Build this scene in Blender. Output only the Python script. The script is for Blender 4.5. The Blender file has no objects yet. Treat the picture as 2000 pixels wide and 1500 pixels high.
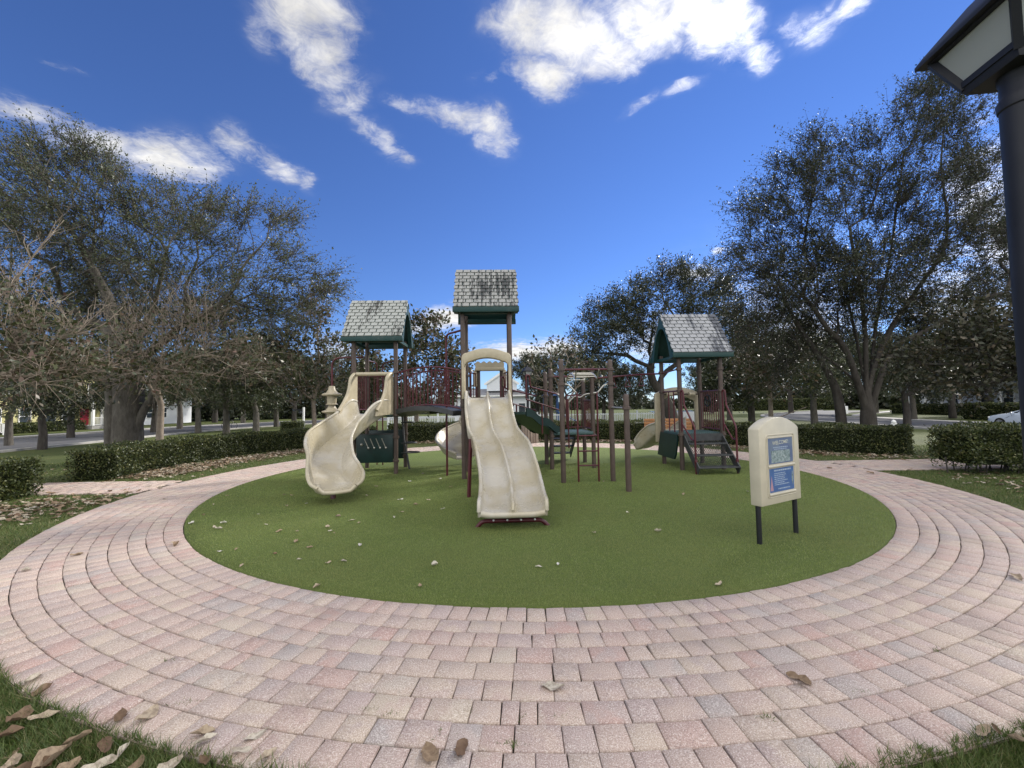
import bpy, bmesh, math, random
import numpy as np
from math import radians, sin, cos, pi, atan2, sqrt
from mathutils import Vector, Matrix

SC = bpy.context.scene
COL = SC.collection

# ------------------------------------------------------------------ camera
EYE = 1.6
PITCH = math.atan(39 / 809.0)
ROLL = 0.0165
FPX = 809.0
_f = np.array([0, cos(PITCH), sin(PITCH)])
_r0 = np.array([1.0, 0, 0]); _u0 = np.array([0, -sin(PITCH), cos(PITCH)])
_r = cos(ROLL) * _r0 - sin(ROLL) * _u0
_u = sin(ROLL) * _r0 + cos(ROLL) * _u0
cam_d = bpy.data.cameras.new('camera')
cam = bpy.data.objects.new('camera', cam_d); COL.objects.link(cam)
cam_d.sensor_width = 36.0; cam_d.lens = 36.0 * FPX / 2000.0
cam_d.clip_start = 0.05; cam_d.clip_end = 3000
cam.matrix_world = Matrix(((_r[0], _u[0], -_f[0], 0), (_r[1], _u[1], -_f[1], 0), (_r[2], _u[2], -_f[2], EYE), (0, 0, 0, 1)))
SC.camera = cam

def ray(x, y):
    return _f * FPX + _r * (x - 1000) + _u * (750 - y)
def ground_at(x, y, z=0.0):
    d = ray(x, y); t = (z - EYE) / d[2]; return d * t + np.array([0, 0, EYE])
def at(x, y, Y):
    d = ray(x, y); return d * (Y / d[1]) + np.array([0, 0, EYE])

# ------------------------------------------------------------------ light
SUN_AZ, SUN_EL = radians(50), radians(31)
SUN_STRENGTH, SUN_ANGLE = 3.4, radians(9)     # sun veiled by thin cloud: soft edged shadows
SKY_STRENGTH = 0.080
CLOUD = 0.66
SC.view_settings.view_transform = 'Standard'; SC.view_settings.look = 'None'
SC.view_settings.gamma = 1.0; SC.view_settings.exposure = 0.64
sd = bpy.data.lights.new('sun', 'SUN'); sun = bpy.data.objects.new('sun', sd); COL.objects.link(sun)
sd.energy = SUN_STRENGTH; sd.angle = SUN_ANGLE; sd.color = (1.0, 0.95, 0.87)
_sv = Vector((sin(SUN_AZ) * cos(SUN_EL), cos(SUN_AZ) * cos(SUN_EL), sin(SUN_EL)))
sun.rotation_euler = _sv.to_track_quat('Z', 'Y').to_euler(); sun.location = _sv * 50

# ------------------------------------------------------------------ node helpers
class NT:
    def __init__(s, tree): s.t = tree; s.n = tree.nodes; s.l = tree.links
    def new(s, typ, **kw):
        n = s.n.new(typ)
        for k, v in kw.items(): setattr(n, k, v)
        return n
    def put(s, sock, v):
        if v is None: return
        if isinstance(v, bpy.types.NodeSocket): s.l.new(v, sock)
        else: sock.default_value = v
    def math(s, op, a, b=None, c=None, clamp=False):
        n = s.new('ShaderNodeMath', operation=op); n.use_clamp = clamp
        s.put(n.inputs[0], a); s.put(n.inputs[1], b)
        if c is not None: s.put(n.inputs[2], c)
        return n.outputs[0]
    def vmath(s, op, a, b=None):
        n = s.new('ShaderNodeVectorMath', operation=op); s.put(n.inputs[0], a); s.put(n.inputs[1], b)
        return n.outputs['Value'] if op in ('LENGTH', 'DOT_PRODUCT', 'DISTANCE') else n.outputs[0]
    def noise(s, vec, scale, detail=4, rough=0.55, dist=0.0, col=False):
        n = s.new('ShaderNodeTexNoise'); s.put(n.inputs['Vector'], vec); n.inputs['Scale'].default_value = scale
        n.inputs['Detail'].default_value = detail; n.inputs['Roughness'].default_value = rough; n.inputs['Distortion'].default_value = dist
        return n.outputs['Color'] if col else n.outputs['Fac']
    def ramp(s, fac, stops, interp='LINEAR'):
        n = s.new('ShaderNodeValToRGB'); n.color_ramp.interpolation = interp
        e = n.color_ramp.elements
        while len(e) < len(stops): e.new(0.5)
        for el, (p, c) in zip(e, stops): el.position = p; el.color = tuple(c) + (1,) if len(c) == 3 else c
        s.put(n.inputs[0], fac); return n.outputs[0]
    def smooth(s, v, a, b, lo=0.0, hi=1.0):
        n = s.new('ShaderNodeMapRange', interpolation_type='SMOOTHSTEP'); s.put(n.inputs[0], v)
        n.inputs[1].default_value = a; n.inputs[2].default_value = b; n.inputs[3].default_value = lo; n.inputs[4].default_value = hi
        return n.outputs[0]
    def mix(s, fac, a, b, mode='MIX'):
        n = s.new('ShaderNodeMix', data_type='RGBA', blend_type=mode); s.put(n.inputs[0], fac)
        s.put(n.inputs[6], a if not isinstance(a, tuple) else a + (1,)); s.put(n.inputs[7], b if not isinstance(b, tuple) else b + (1,))
        return n.outputs[2]
    def comb(s, x, y, z):
        n = s.new('ShaderNodeCombineXYZ'); s.put(n.inputs[0], x); s.put(n.inputs[1], y); s.put(n.inputs[2], z); return n.outputs[0]
    def sep(s, v):
        n = s.new('ShaderNodeSeparateXYZ'); s.put(n.inputs[0], v); return n.outputs
    def mapping(s, v, loc=(0, 0, 0), rot=(0, 0, 0), scale=(1, 1, 1), typ='POINT'):
        n = s.new('ShaderNodeMapping', vector_type=typ); s.put(n.inputs[0], v)
        n.inputs[1].default_value = loc; n.inputs[2].default_value = rot; n.inputs[3].default_value = scale
        return n.outputs[0]

# ------------------------------------------------------------------ sky: Nishita + a flat layer of broken cloud
world = bpy.data.worlds.new('World'); SC.world = world; world.use_nodes = True
W = NT(world.node_tree); W.n.clear()
sky = W.new('ShaderNodeTexSky', sky_type='NISHITA'); sky.sun_disc = False
sky.sun_elevation = SUN_EL; sky.sun_rotation = SUN_AZ
sky.altitude = 0; sky.air_density = 1.0; sky.dust_density = 0.0; sky.ozone_density = 3.0
sky_c = W.mix(1.0, sky.outputs[0], (0.60, 0.78, 1.22), 'MULTIPLY')
bg = W.new('ShaderNodeBackground'); W.put(bg.inputs[0], sky_c); bg.inputs[1].default_value = SKY_STRENGTH
tc = W.new('ShaderNodeTexCoord'); D = tc.outputs['Generated']
dx, dy, dz = W.sep(D)
zc = W.math('MAXIMUM', dz, 0.03)
PX = W.math('DIVIDE', dx, zc); PY = W.math('DIVIDE', dy, zc)
P2 = W.comb(PX, PY, 0.0)                              # point where the view ray meets the cloud layer, one unit up
wn = W.noise(P2, 2.2, 5, 0.6, col=True)
warp = W.vmath('MULTIPLY', W.vmath('SUBTRACT', wn, (0.5, 0.5, 0.5)), (0.26, 0.26, 0))
PW = W.vmath('ADD', P2, warp)
def blob(px, py, rx, ry, ang):
    """centre and half axes of a cloud as seen in the photo -> ellipse in the cloud layer"""
    def hit(x, y):
        d = ray(x, y); return np.array([d[0] / d[2], d[1] / d[2]])
    c = hit(px, py); a = radians(ang); e = 4.0
    ju = (hit(px + e, py) - hit(px - e, py)) / (2 * e); jv = (hit(px, py + e) - hit(px, py - e)) / (2 * e)
    J = np.stack([ju, jv], 1)
    S = J @ np.array([[cos(a) * rx, -sin(a) * ry], [sin(a) * rx, cos(a) * ry]])
    U, s, _ = np.linalg.svd(S)
    return c, s, atan2(U[1, 0], U[0, 0])
BLOBS = [  # px, py, rx, ry, angle, weight
    (610, 40, 95, 70, 20, 1.15), (655, 120, 60, 60, 60, 1.0), (690, 190, 35, 60, 60, 0.55), (530, 60, 60, 45, 60, 0.5),
    (1100, 70, 130, 74, 20, 1.2), (1260, 50, 110, 66, -10, 1.2), (1065, 150, 74, 46, 30, 1.1), (1180, 120, 66, 50, 0, 1.0), (1025, 20, 76, 50, 0, 1.0),
    (1410, 70, 72, 66, 60, 1.15), (1350, 20, 70, 46, 0, 1.05), (1455, 110, 50, 34, 30, 0.85),
    (800, 220, 60, 16, 25, 0.62), (880, 240, 75, 26, 12, 0.75), (965, 262, 52, 36, 40, 0.78),
    (715, 245, 40, 20, 40, 0.55), (762, 290, 42, 22, 45, 0.72), (790, 318, 26, 12, 20, 0.55), (945, 150, 24, 34, 60, 0.45),
    (40, 215, 80, 30, 18, 0.75), (180, 275, 110, 34, 14, 0.85), (320, 310, 120, 44, 12, 1.0), (390, 325, 60, 34, 0, 0.8),
    (470, 290, 60, 28, 18, 0.72), (545, 325, 70, 26, 25, 0.66), (600, 350, 30, 18, 60, 0.5), (140, 145, 50, 10, 15, 0.4),
    (1245, 210, 45, 13, -25, 0.5), (1325, 185, 50, 13, -18, 0.5), (1560, 75, 60, 30, -20, 0.5), (1640, 25, 60, 24, -35, 0.7),
    (1400, 490, 14, 7, 0, 0.6),
    (880, 622, 70, 22, -8, 1.4), (800, 640, 50, 14, 0, 1.1), (1020, 690, 80, 18, 0, 1.4), (1090, 684, 50, 18, 0, 1.4), (660, 690, 50, 30, 0, 0.8),
    (1360, 535, 50, 16, 0, 0.95), (1290, 680, 90, 40, 0, 0.9), (1560, 650, 140, 60, 0, 0.8), (1900, 380, 60, 70, 0, 0.8), (1880, 620, 120, 70, 0, 0.9), (1980, 480, 80, 120, 0, 0.9)]
mask = None
for (px, py, rx, ry, an, wt) in BLOBS:
    c, s, th = blob(px, py, rx * 1.75, ry * 1.75, an)
    q = W.mapping(PW, (c[0], c[1], 0), (0, 0, th), (s[0], s[1], 1), 'TEXTURE')
    m_ = W.math('MULTIPLY', W.smooth(W.vmath('LENGTH', q), 1.0, -0.05), wt)
    mask = m_ if mask is None else W.math('MAXIMUM', mask, m_)
# unseen bright cloud overhead and behind the viewer, added as soft frontal fill
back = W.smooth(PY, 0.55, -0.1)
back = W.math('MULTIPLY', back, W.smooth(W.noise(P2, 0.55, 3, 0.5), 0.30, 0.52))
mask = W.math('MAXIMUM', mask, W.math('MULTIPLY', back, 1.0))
fb = W.noise(PW, 4.6, 5, 0.6)
fb2 = W.noise(P2, 13.0, 8, 0.72, 0.6)
dens = W.math('ADD', mask, W.math('ADD', W.math('MULTIPLY', W.math('SUBTRACT', fb, 0.5), 1.45), W.math('MULTIPLY', W.math('SUBTRACT', fb2, 0.5), 1.25)))
dens = W.math('MULTIPLY', dens, W.smooth(mask, 0.02, 0.3))
alpha = W.smooth(dens, 0.05, 1.30)
veil = W.math('MULTIPLY', W.smooth(mask, 0.0, 0.9), W.smooth(fb, 0.35, 0.75, 0.0, 0.55))
alpha = W.math('MAXIMUM', alpha, veil)
shade = W.smooth(W.noise(PW, 3.4, 6, 0.65), 0.35, 0.70, 1.08, 0.70)
glow = W.vmath('DOT_PRODUCT', D, tuple(_sv))
glow = W.math('MULTIPLY_ADD', W.smooth(glow, 0.80, 1.0), 1.0, 1.0)
ccol = W.new('ShaderNodeBackground'); ccol.inputs[0].default_value = (1.0, 0.985, 0.96, 1)
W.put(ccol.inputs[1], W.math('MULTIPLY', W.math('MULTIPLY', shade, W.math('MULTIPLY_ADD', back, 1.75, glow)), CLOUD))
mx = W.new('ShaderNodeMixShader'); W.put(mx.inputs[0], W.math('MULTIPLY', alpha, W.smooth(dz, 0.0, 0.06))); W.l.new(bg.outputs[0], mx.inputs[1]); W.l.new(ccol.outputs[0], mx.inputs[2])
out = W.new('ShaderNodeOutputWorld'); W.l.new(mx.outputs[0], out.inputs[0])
world.cycles.sampling_method = 'MANUAL'; world.cycles.sample_map_resolution = 1024

# ------------------------------------------------------------------ materials
def material(name, fn, rough=0.6, spec=0.5, metal=0.0, bump=None, trans=0.0):
    m = bpy.data.materials.new(name); m.use_nodes = True
    t = NT(m.node_tree); t.n.clear()
    p = t.new('ShaderNodeBsdfPrincipled'); o = t.new('ShaderNodeOutputMaterial')
    c = fn(t) if callable(fn) else fn
    t.put(p.inputs['Base Color'], c + (1,) if isinstance(c, tuple) else c)
    r = rough(t) if callable(rough) else rough
    t.put(p.inputs['Roughness'], r)
    p.inputs['Specular IOR Level'].default_value = spec; p.inputs['Metallic'].default_value = metal
    if bump:
        b = t.new('ShaderNodeBump'); b.inputs['Strength'].default_value = bump[1]; b.inputs['Distance'].default_value = bump[2]
        t.put(b.inputs['Height'], bump[0](t)); t.l.new(b.outputs[0], p.inputs['Normal'])
    s = p.outputs[0]
    if trans:
        tr = t.new('ShaderNodeBsdfTranslucent'); t.put(tr.inputs[0], c + (1,) if isinstance(c, tuple) else c)
        mxs = t.new('ShaderNodeMixShader'); mxs.inputs[0].default_value = trans
        t.l.new(s, mxs.inputs[1]); t.l.new(tr.outputs[0], mxs.inputs[2]); s = mxs.outputs[0]
    t.l.new(s, o.inputs[0]); return m
def objco(t): return t.new('ShaderNodeTexCoord').outputs['Object']
def isl(t): return t.new('ShaderNodeNewGeometry').outputs['Random Per Island']
def geo(t): return t.new('ShaderNodeNewGeometry').outputs['Position']
def lerpc(a, b, k): return tuple(a[i] + (b[i] - a[i]) * k for i in range(3))
def mottled(c, amt=0.25, scale=8, d2=None):
    def fn(t):
        n = t.noise(objco(t), scale, 5, 0.6)
        return t.ramp(n, [(0.3, tuple(v * (1 - amt) for v in c)), (0.7, tuple(min(1, v * (1 + amt)) for v in c))])
    return fn
# ------------------------------------------------------------------ mesh collecting
class Mb:
    """collects shapes; build() links them as one mesh object"""
    def __init__(s): s.v = []; s.f = []
    def add(s, vs, fs):
        b = len(s.v); s.v.extend([tuple(map(float, p)) for p in vs]); s.f.extend([tuple(b + i for i in f) for f in fs]); return s
    def box(s, c, size, rz=0.0, rot=None, ch=0.0):
        hx, hy, hz = size[0] / 2, size[1] / 2, size[2] / 2
        R = rot if rot is not None else Matrix.Rotation(rz, 3, 'Z')
        C = Vector(c)
        if ch <= 0:
            vs = [C + R @ Vector((x * hx, y * hy, z * hz)) for z in (-1, 1) for y in (-1, 1) for x in (-1, 1)]
            return s.add(vs, [(0, 2, 3, 1), (4, 5, 7, 6), (0, 1, 5, 4), (2, 6, 7, 3), (0, 4, 6, 2), (1, 3, 7, 5)])
        bm = bmesh.new(); bmesh.ops.create_cube(bm, size=1.0)
        for v in bm.verts: v.co = Vector((v.co.x * 2 * hx, v.co.y * 2 * hy, v.co.z * 2 * hz))
        bmesh.ops.bevel(bm, geom=bm.edges[:], offset=ch, segments=2, profile=0.5, affect='EDGES')
        bm.verts.index_update()
        s.add([C + R @ v.co for v in bm.verts], [[v.index for v in f.verts] for f in bm.faces]); bm.free(); return s
    def bar(s, a, b, w, h, up=(0, 0, 1), ch=0.0):
        a = Vector(a); b = Vector(b); d = b - a; L = d.length; z = d.normalized()
        x = Vector(up).cross(z)
        if x.length < 1e-4: x = Vector((1, 0, 0))
        x.normalize(); y = z.cross(x)
        R = Matrix((x, y, z)).transposed()
        return s.box((a + b) / 2, (w, h, L), rot=R, ch=ch)
    def tube(s, pts, r, n=8, caps=True):
        P = [Vector(p) for p in pts]; k = len(P)
        rs = [r] * k if not hasattr(r, '__len__') else list(r)
        T = []
        for i in range(k):
            d = P[min(i + 1, k - 1)] - P[max(i - 1, 0)]; T.append(d.normalized() if d.length > 1e-9 else Vector((0, 0, 1)))
        ref = Vector((0, 0, 1)) if abs(T[0].z) < 0.9 else Vector((1, 0, 0))
        x = ref.cross(T[0]).normalized(); vs = []
        for i in range(k):
            x = (x - T[i] * x.dot(T[i])).normalized(); y = T[i].cross(x)
            for j in range(n):
                a = 2 * pi * j / n; vs.append(P[i] + (x * cos(a) + y * sin(a)) * rs[i])
        fs = [(i * n + j, i * n + (j + 1) % n, (i + 1) * n + (j + 1) % n, (i + 1) * n + j) for i in range(k - 1) for j in range(n)]
        if caps: fs += [tuple(reversed(range(n))), tuple(range((k - 1) * n, k * n))]
        return s.add(vs, fs)
    def lathe(s, prof, c=(0, 0, 0), n=16):
        vs = []; k = len(prof)
        for r, z in prof:
            for j in range(n): a = 2 * pi * j / n; vs.append((c[0] + r * cos(a), c[1] + r * sin(a), c[2] + z))
        fs = [(i * n + j, i * n + (j + 1) % n, (i + 1) * n + (j + 1) % n, (i + 1) * n + j) for i in range(k - 1) for j in range(n)]
        fs += [tuple(reversed(range(n))), tuple(range((k - 1) * n, k * n))]
        return s.add(vs, fs)
    def loft(s, rings, closed=True, caps=True):
        k = len(rings); n = len(rings[0]); vs = [p for r in rings for p in r]
        m = n if closed else n - 1
        fs = [(i * n + j, i * n + (j + 1) % n, (i + 1) * n + (j + 1) % n, (i + 1) * n + j) for i in range(k - 1) for j in range(m)]
        if caps and closed: fs += [tuple(reversed(range(n))), tuple(range((k - 1) * n, k * n))]
        return s.add(vs, fs)
    def prism(s, poly, to3, d0, d1):
        """poly 2D outline (simple), to3(u, v, d) -> 3D"""
        n = len(poly); vs = [to3(u, v, d0) for u, v in poly] + [to3(u, v, d1) for u, v in poly]
        fs = [tuple(reversed(range(n))), tuple(range(n, 2 * n))] + [(i, (i + 1) % n, n + (i + 1) % n, n + i) for i in range(n)]
        return s.add(vs, fs)
    def band(s, outer, inner, to3, d0, d1):
        """strip between two polylines of the same length, given thickness"""
        n = len(outer); vs = []
        for d in (d0, d1):
            vs += [to3(u, v, d) for u, v in outer] + [to3(u, v, d) for u, v in inner]
        fs = []
        for i in range(n - 1):
            fs += [(i, i + 1, n + i + 1, n + i), (2 * n + i, 3 * n + i, 3 * n + i + 1, 2 * n + i + 1),
                   (i, 2 * n + i, 2 * n + i + 1, i + 1), (n + i, n + i + 1, 3 * n + i + 1, 3 * n + i)]
        fs += [(0, n, 3 * n, 2 * n), (n - 1, 3 * n - 1, 4 * n - 1, 2 * n - 1)]
        return s.add(vs, fs)
    def ball(s, c, r, n=10, sc=(1, 1, 1)):
        pr = []; k = max(5, n // 2 + 1)
        for i in range(k):
            a = -pi / 2 + pi * i / (k - 1); pr.append((max(1e-4, r * cos(a)), r * sin(a)))
        b = len(s.v); s.lathe(pr, (0, 0, 0), n)
        for i in range(b, len(s.v)):
            x, y, z = s.v[i]; s.v[i] = (c[0] + x * sc[0], c[1] + y * sc[1], c[2] + z * sc[2])
        return s

OFF = {}
def link_mesh(name, me, mat, parent):
    me.materials.append(mat); o = bpy.data.objects.new(name, me); COL.objects.link(o)
    if parent is not None: o.parent = parent; OFF[o.name] = OFF.get(parent.name, Vector((0, 0, 0)))
    return o
def obj(name, mb, mat, parent=None, angle=38, bevel=0.0, recalc=True):
    off = OFF.get(parent.name, Vector((0, 0, 0))) if parent is not None else Vector((0, 0, 0))
    me = bpy.data.meshes.new(name)
    me.from_pydata([(x - off.x, y - off.y, z - off.z) for x, y, z in mb.v], [], mb.f)
    if recalc or bevel:
        bm = bmesh.new(); bm.from_mesh(me)
        bmesh.ops.recalc_face_normals(bm, faces=bm.faces)
        if bevel:
            es = [e for e in bm.edges if len(e.link_faces) == 2 and e.calc_face_angle(0) > radians(50)]
            bmesh.ops.bevel(bm, geom=es, offset=bevel, segments=2, profile=0.5, affect='EDGES')
        bm.to_mesh(me); bm.free()
    me.shade_smooth()
    if angle < 180: me.set_sharp_from_angle(angle=radians(angle))
    return link_mesh(name, me, mat, parent)
def quads(name, V, mat, parent=None, n=4, smooth=False):
    """V: (count*n, 3) array, every n vertices one face"""
    off = OFF.get(parent.name, Vector((0, 0, 0))) if parent is not None else Vector((0, 0, 0))
    V = np.asarray(V, dtype=np.float32).reshape(-1, 3) - np.array(off, dtype=np.float32)
    me = bpy.data.meshes.new(name); k = len(V) // n
    me.vertices.add(len(V)); me.vertices.foreach_set('co', V.ravel())
    me.loops.add(len(V)); me.loops.foreach_set('vertex_index', np.arange(len(V), dtype=np.int32))
    me.polygons.add(k); me.polygons.foreach_set('loop_start', np.arange(0, len(V), n, dtype=np.int32))
    me.update(calc_edges=True)
    return link_mesh(name, me, mat, parent)
def grid_faces(name, V, F, mat, parent=None, smooth=False):
    off = OFF.get(parent.name, Vector((0, 0, 0))) if parent is not None else Vector((0, 0, 0))
    V = np.asarray(V, dtype=np.float32).reshape(-1, 3) - np.array(off, dtype=np.float32); F = np.asarray(F, dtype=np.int32); n = F.shape[1]
    me = bpy.data.meshes.new(name); me.vertices.add(len(V)); me.vertices.foreach_set('co', V.ravel())
    me.loops.add(F.size); me.loops.foreach_set('vertex_index', F.ravel())
    me.polygons.add(len(F)); me.polygons.foreach_set('loop_start', np.arange(0, F.size, n, dtype=np.int32))
    me.update(calc_edges=True)
    if smooth: me.shade_smooth()
    return link_mesh(name, me, mat, parent)
def thing(name, label, cat, loc=(0, 0, 0), group=None):
    o = bpy.data.objects.new(name, None); COL.objects.link(o); o.location = loc; o.empty_display_size = 0.2
    OFF[o.name] = Vector(loc); o['label'] = label; o['category'] = cat
    if group: o['group'] = group
    return o
def tag(o, label=None, cat=None, group=None, kind=None):
    if label: o['label'] = label
    if cat: o['category'] = cat
    if group: o['group'] = group
    if kind: o['kind'] = kind
    return o
def dup(root, loc, rz=0.0, scale=1.0, label=None, group=None):
    r = root.copy(); COL.objects.link(r); r.location = loc; r.rotation_euler = (0, 0, rz); r.scale = (scale,) * 3 if not hasattr(scale, '__len__') else scale
    if label: r['label'] = label
    if group: r['group'] = group
    for ch in list(root.children):
        c = ch.copy(); COL.objects.link(c); c.parent = r
        for g in ch.children:
            d = g.copy(); COL.objects.link(d); d.parent = c
    return r
def fillet(pts, rad, k=5):
    P = [Vector(p) for p in pts]; out = [P[0]]
    for i in range(1, len(P) - 1):
        a, b, c = P[i - 1], P[i], P[i + 1]; u = (a - b); w = (c - b); r = min(rad, u.length * 0.49, w.length * 0.49)
        p0 = b + u.normalized() * r; p1 = b + w.normalized() * r
        for j in range(k + 1):
            t = j / k; out.append(p0 * (1 - t) ** 2 + b * 2 * t * (1 - t) + p1 * t * t)
    out.append(P[-1]); return out
def spline(pts, per=6):
    """Catmull-Rom through points of any dimension"""
    P = np.array(pts, float); P = np.vstack([2 * P[0] - P[1], P, 2 * P[-1] - P[-2]]); out = []
    for i in range(1, len(P) - 2):
        for j in range(per):
            t = j / per; a, b, c, d = P[i - 1], P[i], P[i + 1], P[i + 2]
            out.append(0.5 * ((2 * b) + (c - a) * t + (2 * a - 5 * b + 4 * c - d) * t * t + (-a + 3 * b - 3 * c + d) * t ** 3))
    out.append(P[-2]); return np.array(out)

# ------------------------------------------------------------------ terrain
CX, CY, RT, RO = 0.33, 9.42, 6.08, 7.65          # turf circle, outer edge of the brick ring
def land(x, y):
    r = np.hypot(np.asarray(x) - CX, np.asarray(y) - CY)
    t = np.clip((r - 11.5) / 15.0, 0, 1); t = t * t * (3 - 2 * t)
    return -0.03 - 0.55 * t
# ================================================================== SETTING: ground, turf, brick path, roads
rng = np.random.default_rng(7)
def lawn_col(t):
    p = geo(t)
    n1 = t.noise(p, 0.35, 4, 0.6); n2 = t.noise(p, 9.0, 5, 0.7); n3 = t.noise(p, 60.0, 3, 0.7)
    c = t.ramp(n1, [(0.35, (0.070, 0.096, 0.022)), (0.65, (0.125, 0.142, 0.040))])
    c = t.mix(t.smooth(n2, 0.45, 0.72), c, (0.150, 0.125, 0.060))
    return t.mix(t.smooth(n3, 0.35, 0.7), c, (0.028, 0.045, 0.012))
M_lawn = material('lawn_grass', lawn_col, 0.9, 0.2, bump=(lambda t: t.noise(geo(t), 70, 4, 0.7), 0.8, 0.03))
M_blade = material('grass_blade', lambda t: t.ramp(isl(t), [(0, (0.048, 0.080, 0.016)), (0.45, (0.088, 0.135, 0.030)), (0.8, (0.135, 0.165, 0.050)), (1, (0.26, 0.22, 0.11))]), 0.5, 0.4, trans=0.3)
# lawn sheet in rings, out to the horizon
rad = np.concatenate([np.linspace(0, 40, 60), np.geomspace(42, 900, 26)]); na = 96
th = np.linspace(0, 2 * pi, na, endpoint=False)
X = CX + rad[:, None] * np.cos(th); Y = CY + rad[:, None] * np.sin(th)
V = np.stack([X, Y, land(X, Y)], -1).reshape(-1, 3)
ii, jj = np.meshgrid(np.arange(len(rad) - 1), np.arange(na), indexing='ij'); j2 = (jj + 1) % na
F = np.stack([ii * na + jj, (ii + 1) * na + jj, (ii + 1) * na + j2, ii * na + j2], -1).reshape(-1, 4)
tag(grid_faces('lawn', V, F, M_lawn, smooth=True), 'wide green lawn running out to the trees', kind='structure')

# artificial turf disc with short fibres
def turf_col(t):
    p = geo(t)
    n1 = t.noise(p, 0.8, 4, 0.6); n2 = t.noise(p, 130, 3, 0.8); n3 = t.noise(t.mapping(p, scale=(1, 9, 1)), 3.0, 3, 0.6)
    c = t.ramp(n1, [(0.3, (0.112, 0.152, 0.034)), (0.7, (0.150, 0.192, 0.048))])
    c = t.mix(t.math('MULTIPLY', t.smooth(n3, 0.45, 0.75), 0.35), c, (0.140, 0.160, 0.060))
    return t.mix(t.smooth(n2, 0.35, 0.75), c, (0.055, 0.075, 0.024))
M_turf = material('turf_backing', turf_col, 0.85, 0.25, bump=(lambda t: t.noise(geo(t), 160, 3, 0.8), 1.0, 0.012))
M_fibre = material('turf_fibre', lambda t: t.mix(t.math('MULTIPLY', t.smooth(t.noise(geo(t), 0.9, 3, 0.6), 0.35, 0.7), 0.7), t.ramp(isl(t), [(0, (0.115, 0.160, 0.036)), (0.55, (0.200, 0.262, 0.063)), (0.9, (0.26, 0.305, 0.10)), (1, (0.36, 0.35, 0.19))]), (0.225, 0.232, 0.078)), 0.55, 0.35, trans=0.2)
rr = np.linspace(0, RT, 24); na = 160; th = np.linspace(0, 2 * pi, na, endpoint=False)
V = [np.stack([CX + r * np.cos(th), CY + r * np.sin(th), np.full(na, 0.004)], -1) for r in rr] + [np.stack([CX + (RT + 0.004) * np.cos(th), CY + (RT + 0.004) * np.sin(th), np.full(na, -0.028)], -1)]
V = np.concatenate(V); R_ = len(rr) + 1
ii, jj = np.meshgrid(np.arange(R_ - 1), np.arange(na), indexing='ij'); j2 = (jj + 1) % na
F = np.stack([ii * na + jj, (ii + 1) * na + jj, (ii + 1) * na + j2, ii * na + j2], -1).reshape(-1, 4)
turf = tag(grid_faces('artificial_turf', V, F, M_turf, smooth=True), 'round field of green artificial turf under the playground', kind='structure')
def blades(px, py, pz, h, w, lean, rng):
    n = len(px); a = rng.uniform(0, 2 * pi, n); l = rng.uniform(0, 2 * pi, n); ln = lean * rng.uniform(0.2, 1.0, n) * h
    b = np.stack([px, py, pz], -1); s = np.stack([np.cos(a), np.sin(a), np.zeros(n)], -1) * (w * 0.5)[:, None]
    tip = b + np.stack([np.cos(l) * ln, np.sin(l) * ln, h], -1)
    return np.stack([b - s, b + s, tip], 1)
def disc_pts(n, rng, ymax, pw):
    out = []
    while sum(map(len, out)) < n:
        x = rng.uniform(CX - RT, CX + RT, n * 3); y = rng.uniform(CY - RT, ymax, n * 3)
        k = (np.hypot(x - CX, y - CY) < RT - 0.005) & (rng.random(n * 3) < np.minimum(1, (3.3 / np.hypot(x, y)) ** pw))
        out.append(np.stack([x[k], y[k]], -1))
    return np.concatenate(out)[:n]
p = disc_pts(300000, rng, 11.0, 1.5); n = len(p); dd = np.hypot(p[:, 0], p[:, 1])
V = blades(p[:, 0], p[:, 1], np.full(n, 0.003), rng.uniform(0.010, 0.019, n), 0.0032 * np.maximum(1, dd / 4.2), 0.9, rng)
tag(quads('turf_fibres', V, M_fibre, turf, n=3), None, kind='stuff')

# brick ring: pavers laid one by one
def paver_col(t):
    o = geo(t); r = isl(t)
    base = t.ramp(r, [(0.0, (0.44, 0.325, 0.275)), (0.2, (0.47, 0.36, 0.30)), (0.36, (0.49, 0.39, 0.305)), (0.52, (0.41, 0.315, 0.285)), (0.66, (0.45, 0.335, 0.285)), (0.80, (0.44, 0.285, 0.24)), (0.88, (0.39, 0.32, 0.285)), (0.94, (0.37, 0.32, 0.295)), (1.0, (0.50, 0.41, 0.315))])
    off = t.vmath('ADD', o, t.comb(t.math('MULTIPLY', r, 37.0), t.math('MULTIPLY', r, 91.0), 0.0))
    c2 = t.ramp(t.math('FRACT', t.math('MULTIPLY', r, 7.31)), [(0, (0.49, 0.395, 0.31)), (0.4, (0.45, 0.325, 0.275)), (0.7, (0.40, 0.325, 0.295)), (1, (0.47, 0.365, 0.31))])
    base = t.mix(t.math('MULTIPLY', t.smooth(t.noise(off, 7.0, 2, 0.5), 0.42, 0.62), 0.75), base, c2)
    fine = t.noise(o, 150, 3, 0.8); base = t.mix(t.math('MULTIPLY', t.smooth(fine, 0.53, 0.64), 0.75), base, (0.80, 0.74, 0.66))
    base = t.mix(t.math('MULTIPLY', t.smooth(fine, 0.47, 0.36), 0.75), base, (0.17, 0.13, 0.12))
    dirt = t.noise(o, 1.1, 5, 0.65)
    base = t.mix(t.math('MULTIPLY', t.smooth(dirt, 0.52, 0.78), 0.45), base, (0.17, 0.14, 0.12))
    spot = t.noise(o, 5.5, 4, 0.7); base = t.mix(t.math('MULTIPLY', t.smooth(spot, 0.66, 0.76), 0.6), base, (0.10, 0.085, 0.075))
    return t.mix(0.16, base, (0.13, 0.11, 0.10))
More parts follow.
